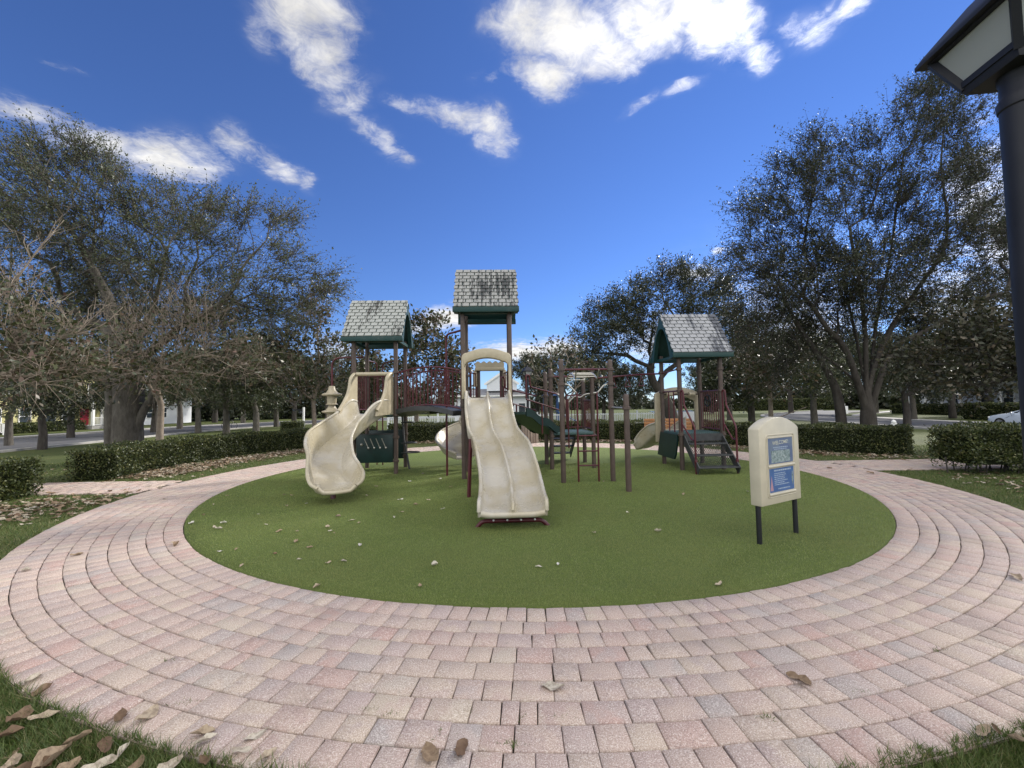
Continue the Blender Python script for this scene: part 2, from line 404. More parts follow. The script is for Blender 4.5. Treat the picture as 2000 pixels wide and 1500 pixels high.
M_paver = material('tumbled_paver', paver_col, 0.85, 0.3, bump=(lambda t: t.noise(geo(t), 220, 3, 0.75), 0.55, 0.004))
M_joint = material('joint_sand', lambda t: t.ramp(t.noise(geo(t), 40, 3, 0.6), [(0.3, (0.030, 0.025, 0.020)), (0.7, (0.085, 0.07, 0.055))]), 0.95, 0.1)
PV, PF = [], []
def paver(q, z0=0.0):
    """q: four corners (x, y) of one brick, in order"""
    q = np.array(q); c = q.mean(0); n0 = len(PV) * 12
    q = c + (q - c) * (1 - rng.uniform(0, 0.012)) + rng.normal(0, 0.0018, (4, 2))
    z = z0 + rng.normal(0, 0.0018); tx, ty = rng.normal(0, 0.010, 2)
    e = np.roll(q, -1, 0) - q; e /= np.linalg.norm(e, axis=1)[:, None]
    ins = rng.uniform(0.004, 0.007)
    inner = q + ins * (e - np.roll(e, 1, 0))
    def lift(p, d): return np.column_stack([p, z - d + (p[:, 0] - c[0]) * tx + (p[:, 1] - c[1]) * ty])
    PV.append(np.concatenate([lift(q, 0.03), lift(q, 0.0055), lift(inner, 0.0)]))
    PF.append([(n0 + 8, n0 + 9, n0 + 10, n0 + 11)] + [(n0 + a + i, n0 + a + (i + 1) % 4, n0 + a + 4 + (i + 1) % 4, n0 + a + 4 + i) for a in (0, 4) for i in range(4)])
rows = [(RT + 0.006, 0.205, True)]
r = RT + 0.211
for k in range(7): rows.append((r, 0.164, False)); r += 0.164
rows.append((r, RO - r, True))
g = 0.0035
for r0, w, soldier in rows:
    C_ = 2 * pi * (r0 + w / 2); lens = []
    while sum(lens) < C_: lens.append(0.148 if soldier else rng.choice([0.16, 0.16, 0.235, 0.235, 0.095], p=[0.3, 0.2, 0.25, 0.17, 0.08]))
    lens = np.array(lens) * C_ / sum(lens); a = rng.uniform(0, 1)
    for L in lens:
        da = L / C_ * 2 * pi; i0, i1 = r0 + 0.0025, r0 + w - 0.0025; gr = rng.uniform(0.0010, 0.0032)
        b0, b1 = a + gr / i0, a + da - gr / i0
        pts = [(i0, b0), (i1, b0), (i1, b1), (i0, b1)]
        if not (sin(a) > 0.985 and False): paver([(CX + R_ * cos(t_), CY + R_ * sin(t_)) for R_, t_ in pts])
        a += da
def side_path(x0, x1, y0, y1):
    """straight running-bond strip leaving the ring sideways"""
    nrow = int(round((y1 - y0) / 0.166)); w = (y1 - y0) / nrow
    for k in range(nrow):
        x = min(x0, x1) - rng.uniform(0, 0.2)
        while x < max(x0, x1):
            L = rng.choice([0.16, 0.235, 0.235, 0.16]); xa, xb = x + g, x + L - g; ya, yb = y0 + k * w + g, y0 + (k + 1) * w - g
            if np.hypot((xa + xb) / 2 - CX, (ya + yb) / 2 - CY) > RO + 0.10: paver([(xa, ya), (xb, ya), (xb, yb), (xa, yb)], -0.003)
            x += L
side_path(-7.0, -16.5, 8.15, 9.45)
side_path(7.5, 17.0, 9.34, 10.85)
tag(grid_faces('brick_path', np.concatenate(PV), np.concatenate(PF), M_paver), 'ring of tumbled pinkish brick pavers round the turf', kind='structure')
mb = Mb(); n = 160
o_ = [(CX + RO * cos(2 * pi * i / n), CY + RO * sin(2 * pi * i / n), -0.017) for i in range(n)]; i_ = [(CX + RT * cos(2 * pi * i / n), CY + RT * sin(2 * pi * i / n), -0.017) for i in range(n)]
mb.add(o_ + i_, [(i, (i + 1) % n, n + (i + 1) % n, n + i) for i in range(n)])
for x0, x1, y0, y1 in ((-16.5, -6.9, 8.15, 9.45), (7.4, 17.0, 9.34, 10.85)):
    mb.add([(x0, y0, -0.019), (x1, y0, -0.019), (x1, y1, -0.019), (x0, y1, -0.019)], [(0, 1, 2, 3)])
tag(obj('path_bed', mb, M_joint), 'dark sand bed showing in the joints of the brick path', kind='structure')

# roads either side of the park, with pale kerbs
M_asph = material('asphalt', lambda t: t.ramp(t.noise(geo(t), 0.6, 6, 0.7), [(0.3, (0.075, 0.075, 0.08)), (0.7, (0.13, 0.13, 0.135))]), 0.85, 0.3)
M_conc = material('pale_concrete', lambda t: t.ramp(t.noise(geo(t), 1.5, 5, 0.7), [(0.3, (0.30, 0.29, 0.27)), (0.7, (0.46, 0.44, 0.41))]), 0.85, 0.3)
def strip(name, line, w, mat, dz, label, h=0.0, side=0.0):
    P = spline(line, 8); T = np.gradient(P, axis=0); T /= np.linalg.norm(T, axis=1)[:, None]; N = np.stack([T[:, 1], -T[:, 0]], -1)
    k = 7; mb = Mb(); vs = []
    P = P + N * side
    for i in range(len(P)):
        for j in range(k):
            q = P[i] + N[i] * w * (j / (k - 1) - 0.5); vs.append((q[0], q[1], float(land(q[0], q[1])) + dz))
    fs = [(i * k + j, i * k + j + 1, (i + 1) * k + j + 1, (i + 1) * k + j) for i in range(len(P) - 1) for j in range(k - 1)]
    if h:
        b = len(vs)
        for i in range(len(P)):
            for j in (0, k - 1): q = vs[i * k + j]; vs.append((q[0], q[1], q[2] - h))
        for i in range(len(P) - 1):
            fs += [(i * k, (i + 1) * k, b + 2 * i + 2, b + 2 * i), (i * k + k - 1, b + 2 * i + 1, b + 2 * i + 3, (i + 1) * k + k - 1)]
    mb.add(vs, fs); return tag(obj(name, mb, mat), label, kind='structure')
RL = [(-30, -6), (-32, 10), (-33.5, 25), (-35, 38), (-33.6, 50), (-27, 62), (-12, 73), (10, 80)]
RR_ = [(29, -8), (30.5, 8), (31.5, 22), (32.5, 34), (34, 46), (40, 58), (60, 74)]
strip('road', RL, 10.5, M_asph, 0.03, 'grey street passing the lawn and the yellow house')
strip('road', RR_, 7.6, M_asph, 0.03, 'grey street with a parked white car')
for ln, s_, nm in ((RL, 5.4, 'kerb along the park side of the street by the yellow house'), (RL, -5.4, 'kerb along the house side of the street by the yellow house'), (RR_, 3.95, 'kerb behind the parked white car'), (RR_, -3.95, 'kerb along the park side of the street with the white car')):
    strip('kerb', ln, 0.30, M_conc, 0.13, nm, 0.25, s_)
strip('pavement', RR_, 1.4, M_conc, 0.035, 'pale pavement beyond the street with the white car', 0, 6.4)
strip('pavement', RL, 1.5, M_conc, 0.035, 'pale pavement in front of the yellow house', 0, -8.6)

# a pale lake seen through the gaps at the back
M_lake = material('lake_water', (0.20, 0.27, 0.33), 0.12, 0.6, bump=(lambda t: t.noise(geo(t), 1.2, 3, 0.6), 0.3, 0.05))
mb = Mb(); mb.add([(22.5, 60, -0.54), (27.5, 60, -0.54), (41, 95, -0.54), (31, 95, -0.54)], [(0, 1, 2, 3)])
tag(obj('lake', mb, M_lake), 'pale lake glimpsed beyond the white fence', kind='structure')
# ================================================================== PLAY STRUCTURE
M_beige = material('beige_plastic', lambda t: t.mix(t.math('MULTIPLY', t.smooth(t.noise(objco(t), 2.2, 6, 0.7), 0.52, 0.75), 0.35), t.ramp(t.noise(objco(t), 9, 5, 0.7), [(0.35, (0.365, 0.315, 0.215)), (0.65, (0.43, 0.375, 0.265))]), (0.27, 0.225, 0.15)), lambda t: t.smooth(t.noise(objco(t), 6, 4, 0.6), 0.3, 0.7, 0.28, 0.5), 0.5)
M_slide = material('slide_plastic', lambda t: t.mix(t.math('MULTIPLY', t.smooth(t.noise(t.mapping(objco(t), scale=(3.5, 0.8, 1.6)), 2.6, 7, 0.72), 0.54, 0.80), 0.35), t.mix(t.smooth(t.noise(objco(t), 1.3, 4, 0.6), 0.38, 0.62), (0.37, 0.325, 0.225), (0.43, 0.40, 0.335)), (0.20, 0.175, 0.135)), lambda t: t.smooth(t.noise(objco(t), 5, 4, 0.6), 0.3, 0.7, 0.2, 0.42), 0.5)
M_brown = material('brown_post_paint', mottled((0.074, 0.052, 0.042), 0.25, 6), 0.45, 0.4)
M_maroon = material('maroon_paint', mottled((0.070, 0.008, 0.013), 0.25, 9), 0.38, 0.45)
M_green = material('dark_green_plastic', mottled((0.006, 0.024, 0.022), 0.3, 5), 0.45, 0.4)
M_teal = material('teal_roof_trim', lambda t: t.mix(t.math('MULTIPLY', t.smooth(t.noise(objco(t), 3.0, 5, 0.7), 0.5, 0.75), 0.5), (0.0065, 0.040, 0.038), (0.06, 0.08, 0.078)), 0.5, 0.4)
M_deck = material('coated_deck', mottled((0.045, 0.085, 0.082), 0.25, 20), 0.5, 0.4)
M_dark = material('dark_coated_steel', mottled((0.040, 0.042, 0.043), 0.3, 12), 0.5, 0.4)
M_steel = material('bare_steel', (0.42, 0.40, 0.36), 0.38, 0.5, metal=0.7)
M_white = material('white_paint', mottled((0.74, 0.74, 0.72), 0.06, 3), 0.5, 0.4)
M_black = material('black_paint', mottled((0.012, 0.013, 0.016), 0.25, 8), 0.42, 0.4)
def shingle_mat(nm, base, stain, thr, grad, seed, x0):
    def fn(t):
        o = objco(t); x, y, z = t.sep(o)
        c = t.mix(t.noise(o, 14, 4, 0.7), tuple(v * 0.82 for v in base), tuple(min(1, v * 1.15) for v in base))
        c = t.mix(t.math('MULTIPLY', isl(t), 0.35), c, tuple(v * 0.8 for v in base))
        st = t.noise(t.comb(t.math('ADD', t.math('MULTIPLY', x, 17.0), seed), t.math('MULTIPLY', z, 1.3), seed), 1.0, 4, 0.6)
        patch = t.noise(t.comb(t.math('MULTIPLY', x, 2.2), t.math('MULTIPLY', z, 1.1), seed * 3.1), 1.0, 3, 0.6)
        fine = t.noise(o, 45, 4, 0.8)
        s = t.math('ADD', t.math('ADD', st, t.math('MULTIPLY', t.math('SUBTRACT', patch, 0.5), 1.0)), t.math('MULTIPLY', t.math('SUBTRACT', fine, 0.5), 0.5))
        s = t.math('ADD', s, t.math('MULTIPLY', t.math('SUBTRACT', x, x0), grad))
        return t.mix(t.math('MULTIPLY', t.smooth(s, thr, thr + 0.14), 0.88), c, stain)
    return material(nm, fn, 0.8, 0.3)
M_shA = shingle_mat('shingle_light', (0.36, 0.37, 0.345), (0.050, 0.048, 0.045), 0.57, 0.0, 3.0, -3.6)
M_shB = shingle_mat('shingle_streaked', (0.31, 0.31, 0.295), (0.034, 0.036, 0.038), 0.47, 0.20, 11.0, -0.86)
M_shC = shingle_mat('shingle_mildewed', (0.32, 0.325, 0.335), (0.065, 0.070, 0.085), 0.50, 0.18, 23.0, 4.1)

play = thing('play_structure', 'large playground with three roofed towers, beige slides and maroon railings on green turf', 'playground', (0.3, 9.6, 0))

PR = 0.052
def post(parent, x, y, top, collars=(), cap=True, r=PR):
    mb = Mb(); pr = [(r, -0.02)]
    for c in sorted(collars): pr += [(r, c - 0.031), (r + 0.014, c - 0.030), (r + 0.022, c - 0.024), (r + 0.022, c + 0.024), (r + 0.014, c + 0.030), (r, c + 0.031)]
    pr += [(r, top - 0.045)] + ([(r * 0.92, top - 0.02), (r * 0.6, top - 0.004), (r * 0.2, top)] if cap else [(r, top)])
    mb.lathe(pr, (x, y, 0), 14); return obj('post', mb, M_brown, parent)
def pipe(name, parent, pts, r=0.02, mat=None, fil=0.0, n=8):
    mb = Mb(); mb.tube(fillet(pts, fil) if fil else pts, r, n); return obj(name, mb, mat or M_maroon, parent)
def railing(parent, a, b, z0, z1, n, arch=0.0, r=0.011, z0b=None, z1b=None, name='railing', mat=None):
    """barred panel between two plan points; arch lifts the middle"""
    a = np.array(a); b = np.array(b); z0b = z0 if z0b is None else z0b; z1b = z1 if z1b is None else z1b; mb = Mb()
    f0 = lambda t: z0 + (z0b - z0) * t + arch * 4 * t * (1 - t); f1 = lambda t: z1 + (z1b - z1) * t + arch * 4 * t * (1 - t)
    pt = lambda t, z: (*(a + (b - a) * t), z)
    ts = np.linspace(0, 1, 9 if arch else 2)
    mb.tube([pt(t, f1(t)) for t in ts], 0.018, 8); mb.tube([pt(t, f0(t)) for t in ts], 0.016, 8)
    for k in range(n): t = (k + 0.5) / n; mb.tube([pt(t, f0(t)), pt(t, f1(t))], r, 6)
    for t in (0.0, 1.0): mb.tube([pt(t, f0(t) - 0.02), pt(t, f1(t) + 0.02)], 0.02, 8)
    return obj(name, mb, mat or M_maroon, parent)

YAW = radians(2.5)
def tower(cx, cy, corners, ze, zr, zdeck, msh, label, collars):
    """deck is the part's own mesh; posts, roof and shingles are its pieces"""
    mb = Mb(); R = Matrix.Rotation(YAW, 3, 'Z')
    mb.box((cx, cy, zdeck - 0.04), (1.02, 1.04, 0.06), YAW, ch=0.008)
    for k in range(-4, 5): mb.bar(Vector((cx, cy, zdeck - 0.006)) + R @ Vector((-0.5, k * 0.11, 0)), Vector((cx, cy, zdeck - 0.006)) + R @ Vector((0.5, k * 0.11, 0)), 0.05, 0.014)
    tw = obj('covered_tower', mb, M_deck, play); tw['label'] = label
    for i, (x, y) in enumerate(corners): post(tw, x, y, ze + 0.16, [zdeck - 0.04] + list(collars), cap=False)
    def W3(u, v, z):  # local roof frame
        q = R @ Vector((u, v, 0)); return (cx + q.x, cy + q.y, z)
    hx, hy, H = 0.70, 0.71, zr - ze
    mb = Mb()
    for s in (-1, 1):   # slope slabs
        sl = [(s * hy, ze + 0.115), (s * 0.0, zr), (0.0, zr - 0.055), (s * (hy - 0.045), ze + 0.10)]
        mb.prism(sl, lambda u, v, d: W3(d, u, v), -hx + 0.012, hx - 0.012)
        mb.add(*(lambda b: (b.v, b.f))(Mb().box(W3(0, s * (hy - 0.012), ze + 0.06), (2 * hx + 0.03, 0.055, 0.125), YAW, ch=0.008)))
        for d0, d1 in ((hx - 0.10, hx - 0.005),):
            n = 24; ts = np.linspace(-1, 1, 2 * n + 1)
            outer = [(0.70 * t, ze - 0.002 + (H - 0.02) * (1 - abs(t))) for t in ts]
            inner = [(0.50 * t, ze - 0.002 + (H - 0.36) * (1 - abs(t) ** 2.4)) for t in ts]
            mb.band(outer, inner, lambda u, v, d: W3(s * d, u, v), d0, d1)
    # side skirts and inner beams
    for s in (-1, 1): mb.box(W3(s * (hx - 0.12), 0, ze + 0.03), (0.05, 1.25, 0.07), YAW)
    for s in (-1, 1): mb.box(W3(0, s * 0.52, ze + 0.04), (1.30, 0.06, 0.09), YAW)
    obj('roof', mb, M_teal, tw)
    mb = Mb(); nr = 11; nc = 8; L = sqrt(hy ** 2 + (H - 0.115) ** 2)
    ang = atan2(H - 0.115, hy)
    for s in (-1, 1):
        nrm = (s * sin(ang), cos(ang))
        def S(u, w, d):   # along ridge, up slope from eave, out of slope
            v = s * hy - s * w * cos(ang) + nrm[0] * d; return W3(u, v, ze + 0.115 + w * sin(ang) + nrm[1] * d)
        ex = (L + 0.01) / nr
        for i in range(nr):
            x0 = -hx - (0.5 if i % 2 else 0.0) * 2 * hx / nc
            for j in range(nc + 1):
                a, b = max(-hx - 0.01, x0 + j * 2 * hx / nc + 0.009), min(hx + 0.01, x0 + (j + 1) * 2 * hx / nc - 0.009)
                if b - a < 0.02: continue
                w0, w1 = i * ex - 0.012 + rng.uniform(-0.004, 0.004), (i + 1) * ex + 0.01
                w1 = min(w1, L)
                mb.add([S(a, w0, 0.002), S(b, w0, 0.002), S(b, w1, 0.002), S(a, w1, 0.002), S(a + 0.004, w0, 0.030), S(b - 0.004, w0, 0.034), S(b - 0.004, w1, 0.010), S(a + 0.004, w1, 0.010)],
                       [(0, 3, 2, 1), (4, 5, 6, 7), (0, 1, 5, 4), (1, 2, 6, 5), (2, 3, 7, 6), (3, 0, 4, 7)])
    obj('shingles', mb, msh, tw, angle=30)
    return tw
C1 = [(-3.76, 9.82), (-2.77, 9.86), (-3.80, 10.85), (-2.81, 10.89)]
C2 = [(-1.06, 9.00), (-0.04, 9.04), (-1.10, 10.00), (-0.06, 10.04)]
C3 = [(3.92, 9.69), (4.90, 9.72), (3.88, 10.72), (4.87, 10.75)]
T1 = tower(-3.30, 10.35, C1, 3.13, 4.26, 1.42, M_shA, 'roofed tower with the curved slide and dark green play panel', (0.30, 0.86, 2.4))
T2 = tower(-0.565, 9.52, C2, 3.59, 4.73, 1.62, M_shB, 'tallest roofed tower, with the double slide and dark streaks on its shingles', (2.3,))
T3 = tower(4.39, 10.22, C3, 2.61, 3.75, 0.86, M_shC, 'low roofed tower with steps', (1.84, 2.35))

# --- tower with curved slide
railing(T1, C1[0], C1[2], 1.52, 2.38, 8)
railing(T1, C1[2], (-3.32, 10.87), 1.52, 2.38, 4)
mb = Mb(); q0, q1 = np.array(C1[0]), np.array(C1[1]); y = 9.85
mb.box((-3.265, 9.84, 0.60), (0.86, 0.05, 0.66), YAW, ch=0.012)
pan = obj('activity_panel', mb, M_green, T1)
pipe('panel_rail', T1, [(-3.76, 9.82, 0.30), (-2.77, 9.86, 0.30)], 0.024, M_dark); pipe('panel_rail', T1, [(-3.76, 9.82, 0.93), (-2.77, 9.86, 0.93)], 0.024, M_dark)
mb = Mb()
for k in range(4):
    x = -3.50 + k * 0.135
    mb.bar((x, 9.806 + k * .005, 0.84), (x + 0.085, 9.808 + k * .005, 0.64), 0.016, 0.012, up=(0, 1, 0))
    mb.ball((x + 0.10, 9.80 + k * .005, 0.62), 0.026, 8)
mb.ball((-3.56, 9.80, 0.70), 0.035, 8)
obj('panel_slots', mb, M_steel, T1)
mb = Mb(); mb.box((-3.30, 10.86, 0.60), (0.90, 0.04, 0.74), YAW, ch=0.012); obj('activity_panel', mb, M_green, T1)
# pod climber: pole with two bell shaped steps
pc = obj('pod_climber', Mb().tube(fillet([(-4.55, 10.45, -0.02), (-4.55, 10.45, 2.84), (-3.80, 10.60, 2.86)], 0.22), 0.024, 10), M_maroon, play)
def bell(z, s=1.0):
    mb = Mb(); mb.lathe([(0.03, 0.20 * s), (0.07, 0.19 * s), (0.09, 0.10 * s), (0.14, 0.03), (0.23, 0.0), (0.24, -0.02), (0.22, -0.045), (0.12, -0.06), (0.11, -0.24), (0.15, -0.27), (0.03, -0.28)], (-4.55, 10.45, z), 20)
    return obj('bell_step', mb, M_beige, pc)
bell(1.93); bell(1.50)
pipe('grab_arch', T1, [(-3.55, 11.35, -0.02), (-3.55, 11.35, 2.78), (-3.0, 10.95, 2.80)], 0.018, M_maroon, 0.15)
pipe('grab_arch', T1, [(-3.80, 10.85, 2.80), (-3.72, 11.4, 2.80), (-3.72, 11.4, -0.02)], 0.018, M_maroon, 0.15)
lc = obj('loop_climber', Mb().tube([(-2.62, 10.55, -0.02), (-2.78, 10.62, 0.75), (-2.84, 10.7, 1.38)], 0.026, 8), M_dark, play)
for z, w in ((0.42, 0.42), (0.66, 0.34), (1.18, 0.30)):
    mb = Mb(); mb.tube([(-2.80 + w * sin(t) * 1.0, 10.60 + 0.17 * cos(t), z) for t in np.linspace(0, pi, 14)], 0.016, 8); obj('rung_loop', mb, M_dark, lc)

# --- generic trough slide: path of (x, y, z) with half width, wall heights, banking
def trough(pts, per=5, thick=0.028, lip=0.030):
    """pts rows: x, y, z, half width, left wall, right wall, flare, bank"""
    P = spline(pts, per); rings = []; rimL = []; rimR = []
    pos = P[:, :3]; T = np.gradient(pos, axis=0)
    for i in range(len(P)):
        t = T[i] / np.linalg.norm(T[i]); side = np.cross(t, (0, 0, 1)); side /= np.linalg.norm(side); up = np.cross(side, t)
        hw, wl, wr, fl, bk = P[i, 3:8]
        bed = lambda u: bk * u
        prof = []
        for k in range(7):  # left wall down
            a = k / 6.0; prof.append((-hw - fl * (1 - a) ** 1.5, wl * (1 - a) ** 1.6 + 0.0))
        for k in range(1, 8): u = -1 + 2 * k / 8.0; prof.append((hw * u, -0.012 * (1 - u * u)))
        for k in range(7):
            a = k / 6.0; prof.append((hw + fl * a ** 1.5, wr * a ** 1.6))
        q = np.array(prof); tn = np.gradient(q, axis=0); tn /= np.linalg.norm(tn, axis=1)[:, None]; nn = np.stack([tn[:, 1], -tn[:, 0]], -1)
        o = q + nn * thick
        ring = np.concatenate([q, o[::-1]])
        cb, sb = cos(bk), sin(bk)
        rot = np.stack([ring[:, 0] * cb - ring[:, 1] * sb, ring[:, 0] * sb + ring[:, 1] * cb], -1)
        R3 = pos[i] + rot[:, :1] * side + rot[:, 1:] * up
        rings.append(R3); rimL.append((R3[0] + R3[-1]) / 2); rimR.append((R3[len(q) - 1] + R3[len(q)]) / 2)
    mb = Mb(); mb.loft(rings, True, True)
    mb.tube(rimL, lip, 10); mb.tube(rimR, lip, 10)
    return mb, rings, rimL, rimR

# --- curved slide (left wall as seen riding down = +side is right)
cs = [(-3.265, 9.78, 1.43, 0.36, 0.30, 0.30, 0.02, 0.0),
      (-3.31, 9.50, 1.35, 0.32, 0.38, 0.40, 0.05, 0.0),
      (-3.46, 9.12, 1.13, 0.26, 0.34, 0.36, 0.10, 0.05),
      (-3.60, 8.70, 0.90, 0.245, 0.32, 0.38, 0.12, 0.10),
      (-3.63, 8.24, 0.66, 0.25, 0.32, 0.44, 0.14, 0.14),
      (-3.48, 7.78, 0.46, 0.26, 0.31, 0.44, 0.15, 0.14),
      (-3.22, 7.40, 0.31, 0.28, 0.29, 0.38, 0.14, 0.08),
      (-3.02, 7.10, 0.235, 0.30, 0.22, 0.26, 0.13, 0.02),
      (-2.93, 6.93, 0.225, 0.28, 0.12, 0.14, 0.10, 0.0),
      (-2.89, 6.85, 0.225, 0.20, 0.07, 0.07, 0.08, 0.0)]
mb, rings, rl, rr_ = trough(cs, 6)
# end lip
e = rings[-1]; mb.tube([e[k] * 0.5 + e[len(e) - 1 - k] * 0.5 for k in range(0, len(e) // 2)], 0.032, 10)
sl1 = obj('curved_slide', mb, M_slide, play, angle=60); sl1['label'] = 'curved beige slide dropping to the turf'
# upright side panels and top bar at the entrance
mb = Mb()
for sx, x0 in ((-1, -3.66), (1, -2.87)):
    top = 2.36; prof = [(9.80, 1.40), (9.80, top), (9.70, top), (9.58, top - 0.10), (9.52, 2.0), (9.46, 1.86), (9.30, 1.66), (9.14, 1.50), (9.10, 1.38), (9.4, 1.40)]
    mb.prism(prof, lambda u, v, d, x0=x0, sx=sx: (x0 + d * sx - (9.8 - u) * 0.22, u + (0.02 if sx > 0 else 0), v), 0.0, 0.05)
    edge = [(x0 + 0.025 * sx - (9.8 - u) * 0.22, u, v) for u, v in prof[1:8]]
    mb.tube(fillet(edge, 0.05, 3), 0.042, 10)
mb.tube([(-3.66, 9.74, 2.36), (-2.87, 9.77, 2.36)], 0.045, 12)
obj('entrance_frame', mb, M_beige, sl1, angle=50)
mb = Mb(); mb.tube([(-3.15, 7.30, -0.02), (-3.16, 7.34, 0.22)], 0.045, 10); obj('support_leg', mb, M_maroon, sl1)

# --- double slide: two beds side by side
ds = np.array([(8.98, 1.745, -0.530), (8.70, 1.735, -0.515), (8.42, 1.60, -0.49), (8.1, 1.335, -0.45), (7.7, 1.06, -0.375), (7.3, 0.90, -0.27), (6.9, 0.785, -0.18), (6.6, 0.62, -0.11), (6.3, 0.45, -0.06), (6.0, 0.325, -0.035), (5.7, 0.245, -0.022), (5.42, 0.225, -0.015), (5.33, 0.20, -0.015)])
S_ = spline(ds[:, [2, 0, 1]], 5); T = np.gradient(S_, axis=0); rings = []; rims = [[], [], []]
for i in range(len(S_)):
    t = T[i] / np.linalg.norm(T[i]); side = np.array([1.0, 0.045, 0.0]); side /= np.linalg.norm(side); up = np.cross(side, t); up *= np.sign(up[2])
    k = i / (len(S_) - 1); wl = 0.125 + 0.055 * math.exp(-((k - 0.50) / 0.12) ** 2) + 0.02 * k - 0.10 * max(0, (k - 0.93) / 0.07); ws = 0.105 - 0.05 * max(0, (k - 0.93) / 0.07); hw = 0.437 - 0.022 * k
    prof = [(-hw, wl), (-hw + 0.012, wl * 0.75), (-hw + 0.022, wl * 0.35), (-hw + 0.05, 0.015), (-hw + 0.09, 0.0), (-0.25, -0.006), (-0.085, 0.0), (-0.05, 0.015), (-0.032, ws * 0.5), (-0.020, ws * 0.9), (0, ws)]
    prof = prof + [(-u, v) for u, v in prof[-2::-1]]
    under = [(hw + 0.03, wl), (hw + 0.03, -0.03), (0.25, -0.04), (-0.25, -0.04), (-hw - 0.03, -0.03), (-hw - 0.03, wl)]
    ring = np.array([S_[i] + side * u + up * v for u, v in prof + under]); rings.append(ring)
    rims[0].append(ring[0] * 0.5 + ring[-1] * 0.5); rims[1].append(ring[10]); rims[2].append(ring[20] * 0.5 + ring[21] * 0.5)
mb = Mb(); mb.loft(rings, True, True)
mb.tube(rims[0], 0.027, 10); mb.tube(rims[2], 0.027, 10); mb.tube(rims[1], 0.021, 10)
e = rings[-1]; mb.tube([e[0] + np.array([0, -0.01, -0.02]), e[4], e[5], e[15], e[16], e[20] + np.array([0, -0.01, -0.02])], 0.040, 10)
sl2 = obj('double_slide', mb, M_slide, play, angle=60); sl2['label'] = 'wavy beige double slide with two lanes'
# hood over the entrance
ts = np.linspace(0, 1, 15)
def hood(o):
    pts = []
    w = 0.525 - o; zt = 2.79 - o * 3.2; zs = 2.68 - o * 3.0; c = 0.12
    pts.append((-w, 1.72)); pts.append((-w, 2.2)); pts.append((-w, zs - 0.08))
    for a in np.linspace(pi, pi / 2, 6): pts.append((-w + c + c * cos(a), zs - c + 0.02 + c * sin(a)))
    for x in np.linspace(-w + c + 0.05, w - c - 0.05, 11): pts.append((x, zs + 0.02 + (zt - zs - 0.02) * (1 - (x / (w - c)) ** 2)))
    for a in np.linspace(pi / 2, 0, 6): pts.append((w - c + c * cos(a), zs - c + 0.02 + c * sin(a)))
    pts += [(w, zs - 0.08), (w, 2.2), (w, 1.72)]
    return pts
mb = Mb(); oo, ii_ = hood(0.0), hood(0.062)
mb.band(oo, ii_, lambda u, v, d: (-0.535 + u + 0.0 * d, 8.96 + d + u * 0.04, v), -0.24, 0.0)
obj('slide_hood', mb, M_beige, sl2, angle=40, bevel=0.016)
sb = pipe('slide_support', play, [(-0.78, 7.25, -0.02), (-0.74, 7.30, 1.0)], 0.034, M_maroon)
base = pipe('slide_foot', sl2, [(-0.50, 5.50, -0.02), (-0.42, 5.50, 0.075), (0.36, 5.53, 0.075), (0.46, 5.53, -0.02)], 0.028, M_maroon, 0.06, 10)
for k in range(4): obj('bolt_cap', Mb().ball((-0.27 + k * 0.18, 5.474 + k * 0.007, 0.09), 0.014, 8), M_white, sl2)

# --- arch bridge between the two towers
A0, A1 = np.array([-2.79, 10.375]), np.array([-1.08, 9.50]); hw = 0.47
dv = (A1 - A0) / np.linalg.norm(A1 - A0); nv = np.array([-dv[1], dv[0]])
mb = Mb(); rings = []
for t in np.linspace(0, 1, 13):
    c = A0 + (A1 - A0) * t; z = 1.44 + 0.03 * t + 0.14 * 4 * t * (1 - t)
    w = 0.49
    rings.append([(*(c - nv * w), z), (*(c + nv * w), z), (*(c + nv * w), z - 0.11), (*(c - nv * w), z - 0.11)])
mb.loft(rings)
br = obj('arch_bridge', mb, M_dark, play)
railing(br, C1[1], C2[0], 1.47, 2.36, 17, 0.13, z0b=1.50, z1b=2.33); railing(br, C1[3], C2[2], 1.47, 2.36, 17, 0.13, z0b=1.50, z1b=2.33)
pipe('sliding_pole', play, [(-1.50, 9.46, -0.02), (-1.50, 9.46, 3.22), (-1.06, 9.02, 3.24)], 0.024, M_maroon, 0.14, 10)

# --- back of the tall tower: castle arch and spiral chute
mb = Mb()
n = 16; ts = np.linspace(-1, 1, 2 * n + 1); outer = []; inner = []
for t in ts:
    zc = 2.64 + 0.055 * abs(cos(t * pi * 2.5)); outer.append((0.37 * t, zc)); inner.append((0.36 * t, 2.52))
mb.band(outer, inner, lambda u, v, d: (-0.56 + u, 10.52 + d, v), -0.05, 0.05)
mb.box((-0.56, 10.52, 2.49), (0.76, 0.16, 0.08), YAW, ch=0.02)
for s in (-1, 1): mb.box((-0.56 + s * 0.37, 10.53, 2.26), (0.09, 0.10, 0.42), YAW, ch=0.02)
hp = obj('castle_arch', mb, M_beige, T2, angle=35)
for s in (-1, 1):
    post(T2, -0.56 + s * 0.30, 10.58, 2.47, (1.5,), cap=False)
    railing(T2, (-0.56 + s * 0.46, 10.06), (-0.56 + s * 0.34, 10.55), 1.66, 2.38, 3)
